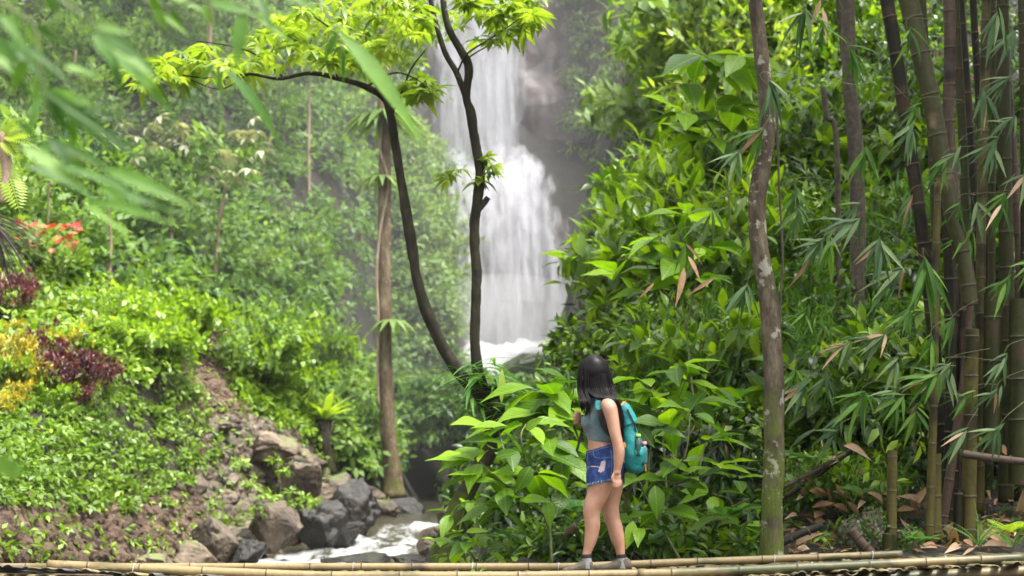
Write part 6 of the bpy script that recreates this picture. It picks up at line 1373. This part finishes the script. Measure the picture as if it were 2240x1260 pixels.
def pole(X0, X1, front, r0, r1, mk, dy=0.0, dzf=None, node=.42):
    X = np.linspace(X0, X1, 60); Y = np.full(60, FY if front else BY) + dy; Z = rail_z(front, X) + (0 if dzf is None else dzf(X))
    nodes = np.arange(X0 + .25, X1 - .05, node) + rng.uniform(-.05, .05, len(np.arange(X0 + .25, X1 - .05, node)))
    ss = np.unique(np.concatenate([X] + [[k - .015, k - .005, k, k + .005, k + .015] for k in nodes])); ss = ss[(ss >= X0) & (ss <= X1)]
    d = np.abs(ss[:, None] - nodes[None]).min(1)
    rad = np.interp(ss, [X0, X1], [r0, r1]) * (1 + .08 * np.clip(1 - d / .012, 0, 1))
    V, fs = tube(np.stack([ss, np.interp(ss, X, Y), np.interp(ss, X, Z)], -1) - bo, rad, 14, rough=.02)
    rl = link('rail_pole', Acc().add(V, fs).mesh('rail_pole'), br, M[mk])
    for k in nodes:
        c = np.array([k, np.interp(k, X, Y), np.interp(k, X, Z)]) - bo; rr = np.interp(k, [X0, X1], [r0, r1])
        link('node_ring', Acc().add(*tube(np.array([c + [q, 0, 0] for q in (-.006, -.002, .002, .006)]), np.array([1.02, 1.10, 1.10, 1.03]) * rr, 14)).mesh('node_ring'), rl, M['ring'])
    return rl
pole(-3.13, 1.05, True, .036, .031, 'pole_tan'); pole(.85, 3.45, True, .034, .030, 'pole', -.012, lambda X: np.where(X < 1.2, .02, 0) * 0)
pole(-3.9, 0.9, False, .029, .031, 'pole_tan'); pole(.75, 2.95, False, .030, .028, 'pole', .012)
# flat dark disc standing in for the shaded hollow of the left front pole
a = np.linspace(0, 2 * np.pi, 14, endpoint=False); z0 = float(rail_z(True, -3.13))
ring = lambda x, r: np.stack([np.full(14, x), FY + r * np.cos(a), z0 + r * np.sin(a)], -1)
V = np.vstack([ring(-3.1345, .030), ring(-3.1345, .0), ]) - bo; j = np.arange(14); j2 = (j + 1) % 14
link('pole_end', Acc().add(V, [np.stack([j, j2, 14 + j2, 14 + j], -1)]).mesh('pole_end'), br, M['slat_dark'])
# supports below the deck
for y in (9.75, 10.25, 10.65):
    X = np.linspace(-4.2, 4.2, 40); Z = deck_z(X, np.full(40, y)) - .075
    link('bearer_pole', Acc().add(*tube(np.stack([X, np.full(40, y), Z], -1) - bo, .045, 10)).mesh('bearer'), br, M['pole'])
# slats: split bamboo laid across, curved in section, ends ragged
X = -3.75; i = 0
while X < 3.95:
    w = rng.uniform(.05, .075); y0 = 9.34 + rng.uniform(-.08, .08); y1 = 11.02 + rng.uniform(-.12, .1); sk = rng.uniform(-.10, .10) + .10
    ny_ = 8; ys = np.linspace(y0, y1, ny_); u = np.linspace(-1, 1, 6)
    cup = rng.uniform(.008, .02) * (1 if rng.random() < .75 else -1)
    lift = rng.uniform(0, .012); V = []
    for y in ys:
        x = X + sk * (y - 10.2); zc = deck_z(x, y) - .012 + lift + .012 * max(0, (9.62 - y) / .25) * rng.uniform(.6, 1.4)
        for q in u: V.append([x + q * w / 2, y, zc + cup * (1 - q * q)])
        for q in u[::-1]: V.append([x + q * w / 2, y, zc + cup * (1 - q * q) - .006])
    V = np.array(V); m_ = 12; ii = np.arange(ny_ - 1)[:, None] * m_; j = np.arange(m_)[None]; j2 = (j + 1) % m_
    Qd = np.stack([ii + j, ii + m_ + j, ii + m_ + j2, ii + j2], -1).reshape(-1, 4)
    o = link('slat', mk_mesh('slat', V - bo, [Qd, np.array([list(range(12)), list(range((ny_ - 1) * m_ + 11, (ny_ - 1) * m_ - 1, -1))])], True), br, M['slat_dark'] if (X < -1.4 and rng.random() < .7) or rng.random() < .12 else M['slat'])
    X += w * rng.uniform(.8, 1.25); i += 1
for (x, fr) in [(-3.35, False), (-2.55, True), (.35, False), (1.98, False), (2.02, True), (2.72, False), (2.92, True), (-.3, False), (-1.2, False)]:
    yy = FY if fr else BY; z0 = float(rail_z(fr, x)); r0 = .037 if fr else .034; a = np.linspace(0, 2 * np.pi, 17)
    pth = np.stack([np.full(17, x) + .004 * np.sin(a), yy + r0 * np.cos(a), z0 - .006 + (r0 + .006) * np.sin(a)], -1) - bo
    link('wire_tie', Acc().add(*tube(pth, .0022, 6, cap=False)).mesh('wire_tie'), br, M['wire'])
# a few loose strips lying on the deck
for (x0, x1, y0, y1) in [(1.75, 2.15, 10.2, 10.35), (1.3, 1.55, 10.5, 10.3), (2.3, 2.75, 10.1, 10.3), (-2.9, -2.4, 9.5, 9.7)]:
    p = np.array([[x0, y0, deck_z(x0, y0) + .022], [(x0 + x1) / 2, (y0 + y1) / 2, deck_z((x0 + x1) / 2, (y0 + y1) / 2) + .03], [x1, y1, deck_z(x1, y1) + .022]]); b = p.mean(0)
    o = link('bamboo_strip', Acc().add(*tube(smooth_path(p - b, 10), np.interp(np.linspace(0, 1, 10), [0, .5, 1], [.006, .014, .003]), 6, flat=.2)).mesh('bamboo_strip'), None, M['slat'], b)
    tag(o, 'loose peeled bamboo strip lying on the bridge deck', 'strip', 'loose strips on the deck')

# ------------------------------------------------------------------ big-leaved plants behind the hiker
BGL = []
for k, (w, dr, t) in enumerate([(.50, .22, .55), (.46, .12, .8), (.54, .30, .3), (.44, .35, .65), (.52, .18, .15)]):
    V, fs = leaf_tpl(w, 9, .14, dr, .40, .8, .05); me = mk_mesh('big_leaf_%d' % k, V, fs, True, np.full(len(V), t)); me.materials.append(M['broad']); BGL.append(me)
def bigleaf(basepx, D, nodes, label, stems, ln=(85, 135), per=5, name='broadleaf_plant', group=None, explicit=(), seed=0):
    r = np.random.default_rng(seed); b = P(*basepx, D); e = empty(name, b, label, 'plant', group)
    for pts in stems:
        n = len(pts); pth = smooth_path([P(x, y, D + (0 if k == 0 else r.uniform(-.12, .12))) - b for k, (x, y) in enumerate(pts)], 8 * n)
        link('stem', Acc().add(*tube(pth, np.linspace(.013, .005, 8 * n), 7)).mesh('stem'), e, M['stem'])
    cx = np.mean([x for x, y in nodes])
    for (x, y) in nodes:
        c = P(x, y, D + r.uniform(-.3, .25)); a0 = r.uniform(0, 6.28)
        for i in range(per):
            a = a0 + i * 2.4 + r.uniform(-.3, .3); l = r.uniform(*ln) / F * D * r.uniform(.6, 1.0)
            d = np.array([math.cos(a), math.sin(a) * .9, r.uniform(-.6, .45)]); d[0] += .35 * np.sign(x - cx)
            d = nrm(d); s0 = c + d * .05
            place_leaf(e, s0, s0 + d * l, BGL[r.integers(5)], b, np.array([r.uniform(-.45, .45), -.28 + r.uniform(-.45, .45), 1.0]), 'leaf')
    for (x0, y0, x1, y1, k, nv) in explicit:
        place_leaf(e, P(x0, y0, D - .3), P(x1, y1, D - .38), BGL[k], b, np.array(nv, float), 'leaf')
    return e
bigleaf((1207, 1232), 11.7, [(1090, 938), (1150, 928), (1072, 982), (1050, 1010), (1112, 975), (1165, 985), (1065, 1045), (1105, 1062), (1200, 962), (1168, 1035), (1228, 1000), (1130, 1095), (1235, 1060), (1095, 1110)], 'large-leaved green plant left of the hiker beside the leaning mossy trunk',
        [[(1207, 1232), (1198, 1130), (1160, 1050), (1140, 960), (1150, 928)], [(1198, 1130), (1130, 1080), (1080, 1040), (1050, 1010)], [(1198, 1130), (1220, 1060), (1240, 1000)], [(1165, 1060), (1110, 1000), (1090, 938)], [(1205, 1170), (1180, 1110), (1130, 1095)]], explicit=[(1160, 1020, 1133, 1075, 2, (.3, -1, .1)), (1085, 1000, 1130, 985, 4, (0, -.9, .6)), (1010, 992, 955, 994, 1, (0, -.4, 1)), (1195, 1090, 1208, 1150, 3, (.2, -1, .1)), (1110, 932, 1030, 928, 1, (0, -.4, 1)), (1150, 940, 1185, 912, 1, (0, -.9, .5))], seed=1, per=4)
bigleaf((1492, 1232), 11.8, [(1402, 1052), (1470, 1060), (1425, 965), (1465, 935), (1510, 905), (1545, 965), (1482, 1010), (1525, 1045), (1400, 1150), (1560, 1020), (1450, 1120)], 'large-leaved plant with slanting stems behind the backpack',
        [[(1492, 1232), (1440, 1140), (1400, 1060)], [(1440, 1140), (1465, 1060), (1500, 990), (1510, 905)], [(1420, 1100), (1420, 1010), (1430, 950)], [(1465, 1060), (1520, 1040), (1545, 965)]], explicit=[(1432, 1062, 1442, 1130, 2, (.2, -1, .1)), (1385, 1140, 1372, 1200, 1, (.2, -1, .2)), (1395, 935, 1432, 975, 4, (0, -1, .4)), (1450, 940, 1500, 950, 4, (0, -.6, .8))], seed=2, per=4)
bigleaf((1045, 1238), 12.0, [(1010, 1195), (1030, 1185), (1060, 1205)], 'low large-leaved plant at the foot of the mossy leaning trunk', [[(1045, 1238), (1030, 1210), (1012, 1195)], [(1045, 1238), (1058, 1205)]], (60, 95), 4, seed=3)
bigleaf((1290, 1100), 12.8, [(1215, 870), (1255, 845), (1195, 905), (1240, 890), (1180, 850), (1230, 935), (1205, 940)], 'large-leaved plant rising left of the head of the hiker', [[(1290, 1100), (1265, 960), (1230, 890), (1215, 870)], [(1250, 930), (1255, 845)], [(1255, 950), (1195, 905)]], (90, 150), 5, seed=4)
bigleaf((1460, 1100), 13.0, [(1400, 830), (1450, 860), (1500, 830), (1430, 900), (1520, 880), (1380, 880), (1480, 800), (1550, 850)], 'large-leaved plant rising right of the head of the hiker', [[(1460, 1100), (1450, 960), (1440, 880), (1400, 830)], [(1450, 960), (1500, 830)], [(1452, 940), (1540, 850)]], (80, 125), 5, seed=5)
bigleaf((1600, 1180), 12.6, [(1560, 1080), (1610, 1050), (1640, 1100), (1580, 1130), (1620, 1150)], 'drooping large-leaved plant left of the lichen-spotted trunk foot', [[(1600, 1180), (1600, 1100), (1560, 1080)], [(1600, 1110), (1640, 1090)]], (60, 95), 5, seed=6)
bigleaf((1520, 900), 15.0, [(1400, 560), (1450, 520), (1500, 470), (1480, 570), (1540, 540), (1350, 600), (1420, 640), (1530, 610)], 'large-leaved plant on the slope above the hiker', [[(1520, 900), (1490, 650), (1450, 520)], [(1500, 720), (1540, 540)], [(1490, 690), (1400, 560)]], (80, 130), 5, seed=7)
bigleaf((1600, 500), 17.0, [(1540, 120), (1500, 180), (1580, 160), (1560, 240), (1500, 250), (1610, 230), (1550, 300), (1620, 120)], 'tall large-leaved plant high on the slope left of the lichen-spotted trunk', [[(1600, 500), (1580, 300), (1540, 120)], [(1585, 330), (1500, 200)]], (90, 150), 5, seed=8)

bigleaf((1002, 1240), 13.2, [(990, 1120), (1008, 1165), (970, 1185), (1020, 1095), (985, 1215)], 'leafy sapling in front of the mossy leaning trunk', [[(1002, 1240), (1000, 1170), (990, 1120)], [(1001, 1180), (1020, 1095)]], (45, 75), 5, seed=9)
# ------------------------------------------------------------------ undergrowth and litter on the right bank
q, g = zone([(1000, 1150), (1120, 1130), (1300, 1060), (1650, 1080), (1660, 1225), (1300, 1236), (1100, 1236), (1010, 1240)], 210)
mounds(g + np.array([0, 0, .05]), rng.uniform(.10, .26, len(g)), .28 + rng.normal(size=len(g)) * .2, 34, leaf_tpl(.36, 3, .15, .3), .13, 'undergrowth', M['forest'])
q, g = zone([(1720, 980), (2240, 940), (2400, 1150), (2000, 1210), (1720, 1215)], 90)
mounds(g + np.array([0, 0, .03]), rng.uniform(.06, .18, len(g)), .3 + rng.normal(size=len(g)) * .2, 22, leaf_tpl(.36, 3, .15, .3), .10, 'litter_undergrowth', M['forest'])
q, g = zone([(1020, 1050), (1160, 900), (1250, 860), (1250, 1060), (1100, 1180), (1010, 1200)], 120)
mounds(g + np.array([0, 0, .2]), rng.uniform(.25, .5, len(g)), .36 + rng.normal(size=len(g)) * .2, 60, leaf_tpl(.4, 3, .15, .3), .16, 'streambank_foliage', M['forest'])
# small dead leaves: uncountable litter
q, g = zone([(1660, 1000), (2500, 950), (2500, 1200), (2000, 1222), (1640, 1228)], 900)
n = len(g); dv = rng.normal(size=(n, 3)); dv[:, 2] *= .25
V, fs, tt = scatter(leaf_tpl(.2, 3, .3, .2, .4), basis(dv, np.array([[0, 0, 1.]]) + rng.normal(size=(n, 3)) * .35), rng.uniform(.08, .2, n), g + np.array([0, 0, .03]), rng.uniform(0, .8, n))
struct(link('leaf_litter', mk_mesh('leaf_litter', V, fs, True, tt), mat=M['dry']), 'stuff')
SHT = [mk_mesh('sheath_%d' % k, *leaf_tpl(w, 8, cu, dr, .35), True, np.full(27, t)) for k, (w, cu, dr, t) in enumerate([(.34, .5, -.25, .5), (.28, .6, .3, .75), (.40, .45, -.4, .35), (.3, .55, .15, .9)])]
for me in SHT: me.materials.append(M['dry'])
for (x0, y0, x1, y1) in [(2060, 1180, 2090, 1135), (2085, 1190, 2100, 1140), (2100, 1195, 2070, 1205), (2140, 1190, 2180, 1150), (2150, 1195, 2215, 1190), (2190, 1200, 2230, 1150), (2160, 1170, 2200, 1200), (2110, 1180, 2130, 1205), (1740, 1195, 1790, 1160), (1775, 1110, 1830, 1118), (1800, 1120, 1780, 1150), (1845, 975, 1905, 995), (1780, 1065, 1745, 1040),
                         (1860, 1050, 1900, 1030), (1890, 1090, 1850, 1070), (1930, 1105, 1900, 1070), (2000, 1110, 2030, 1060), (1700, 1205, 1735, 1180), (2225, 1130, 2240, 1080), (2130, 1120, 2175, 1100), (2050, 1200, 2010, 1190), (2180, 970, 2195, 1010), (1725, 1210, 1738, 1196), (1830, 1000, 1800, 1030), (1880, 1130, 1840, 1105)] + [(x_, y_, x_ + dx_, y_ + dy_) for x_, y_, dx_, dy_ in zip(rng.uniform(1700, 2240, 40), rng.uniform(1080, 1205, 40), rng.uniform(-50, 50, 40), rng.uniform(-30, 12, 40))]:
    gp = on_ground((x0 + x1) / 2, max(y0, y1))[0]; D = min(gp[1], 13.2); a, c = P(x0, y0, D), P(x1, y1, D - .15)
    e = empty('bamboo_sheath', a, 'curled dry brown bamboo sheath lying by the bamboo clump', 'sheath', 'dry sheaths around the bamboo clump')
    place_leaf(e, a, c, SHT[rng.integers(4)], a, np.array([rng.uniform(-.3, .3), -.8, .7]), 'blade')
# mossy, leaf-covered rocks
for (px, py, w, h, lb) in [(1868, 1170, 80, 90, 'rock smothered in tiny dark green leaves beside the pale stump'), (1910, 1160, 70, 110, 'taller rock covered with small creeping leaves behind the stubby log'), (1990, 1180, 60, 60, 'mossy mound at the base of the bamboo clump')]:
    D = 11.95; o = rock(px, py, w, h, D, 'rock', lb, None, 2, 1.0, .9, name='mossy_rock')
    n = 420; d = nrm(rng.normal(size=(n, 3))); d[:, 1] = -np.abs(d[:, 1]); c = P(px, py, D); T = c + d * np.array([w / 2 / F * D, w / 2 / F * D, h / 2 / F * D]) * 1.02
    V, fs, tt = scatter(kite(.7), basis(rng.normal(size=(n, 3)) + np.array([0, 0, -.6]), d + np.array([0, 0, .4])), rng.uniform(.02, .04, n), T, rng.uniform(.1, .6, n))
    lf = link('foliage', mk_mesh('creeping_leaves', V, fs, True, tt), None, M['forest']); lf.parent = o; lf.matrix_parent_inverse = (Matrix.Translation(o.location) @ o.rotation_euler.to_matrix().to_4x4() @ Matrix.Diagonal((*o.scale, 1))).inverted()
# grass blades at the bridge end, palm tip through the deck
gb = mk_mesh('grass_blade', *leaf_tpl(.05, 6, .2, .5, .2), True, np.full(21, .6)); gb.materials.append(M['bamboo_green'])
for (px, py, k, lb) in [(2215, 1200, 14, 'tuft of long grass blades over the bridge end'), (2140, 1195, 10, 'thin grass tuft beside the bridge end sheaths'), (1045, 1256, 9, 'green palm leaf tip poking up beside the back rail')]:
    D = 10.5 if px < 1100 else 11.2; b = P(px, py, D); e = empty('grass_tuft', b, lb, 'grass', None)
    for i in range(k):
        a = rng.uniform(0, 6.28); l = (.07 if px < 1100 else .3) * rng.uniform(.7, 1.2); d = np.array([math.cos(a) * .8, math.sin(a) * .5, .9]); place_leaf(e, b, b + d * l, gb, b, np.array([0, -.6, 1.]), 'blade', 2.5 if px < 1100 else 1.0)
# ------------------------------------------------------------------ damp air in the gorge
bm = bmesh.new(); bmesh.ops.create_cube(bm, size=1.0)
me = bpy.data.meshes.new('haze'); bm.to_mesh(me); bm.free()
m, nt = newmat('damp_air'); pv = N(nt, 'ShaderNodeVolumePrincipled')
pv.inputs['Color'].default_value = rgb(.93, .95, .96); pv.inputs['Density'].default_value = 0.00022; pv.inputs['Anisotropy'].default_value = 0.2
o_ = N(nt, 'ShaderNodeOutputMaterial'); L(nt, pv.outputs[0], o_.inputs['Volume'])
hz_o = struct(link('haze', me, mat=m), 'stuff')
hz_o.scale = (100, 140, 60); hz_o.location = (0, 52, 26)

# spray drifting round the foot of the fall
bm = bmesh.new(); bmesh.ops.create_icosphere(bm, subdivisions=3, radius=1.0)
me = bpy.data.meshes.new('spray_mist'); bm.to_mesh(me); bm.free()
m, nt = newmat('drifting_spray'); pv = N(nt, 'ShaderNodeVolumePrincipled'); pv.inputs['Color'].default_value = rgb(.95, .95, .97); pv.inputs['Density'].default_value = 0.10
o_ = N(nt, 'ShaderNodeOutputMaterial'); L(nt, pv.outputs[0], o_.inputs['Volume'])
ms = struct(link('spray_mist', me, mat=m), 'stuff'); ms.location = (-.4, 63.4, 6.0); ms.scale = (5.6, 2.8, 3.0)

m, nt = newmat('gorge_mist'); pv = N(nt, 'ShaderNodeVolumePrincipled'); pv.inputs['Color'].default_value = rgb(.94, .96, .95); pv.inputs['Density'].default_value = 0.0021
o_ = N(nt, 'ShaderNodeOutputMaterial'); L(nt, pv.outputs[0], o_.inputs['Volume'])
gm = struct(link('gorge_mist', me.copy()), 'stuff'); gm.data.materials.clear(); gm.data.materials.append(m); gm.location = (-7.0, 50.0, 8.5); gm.scale = (17, 21, 15)
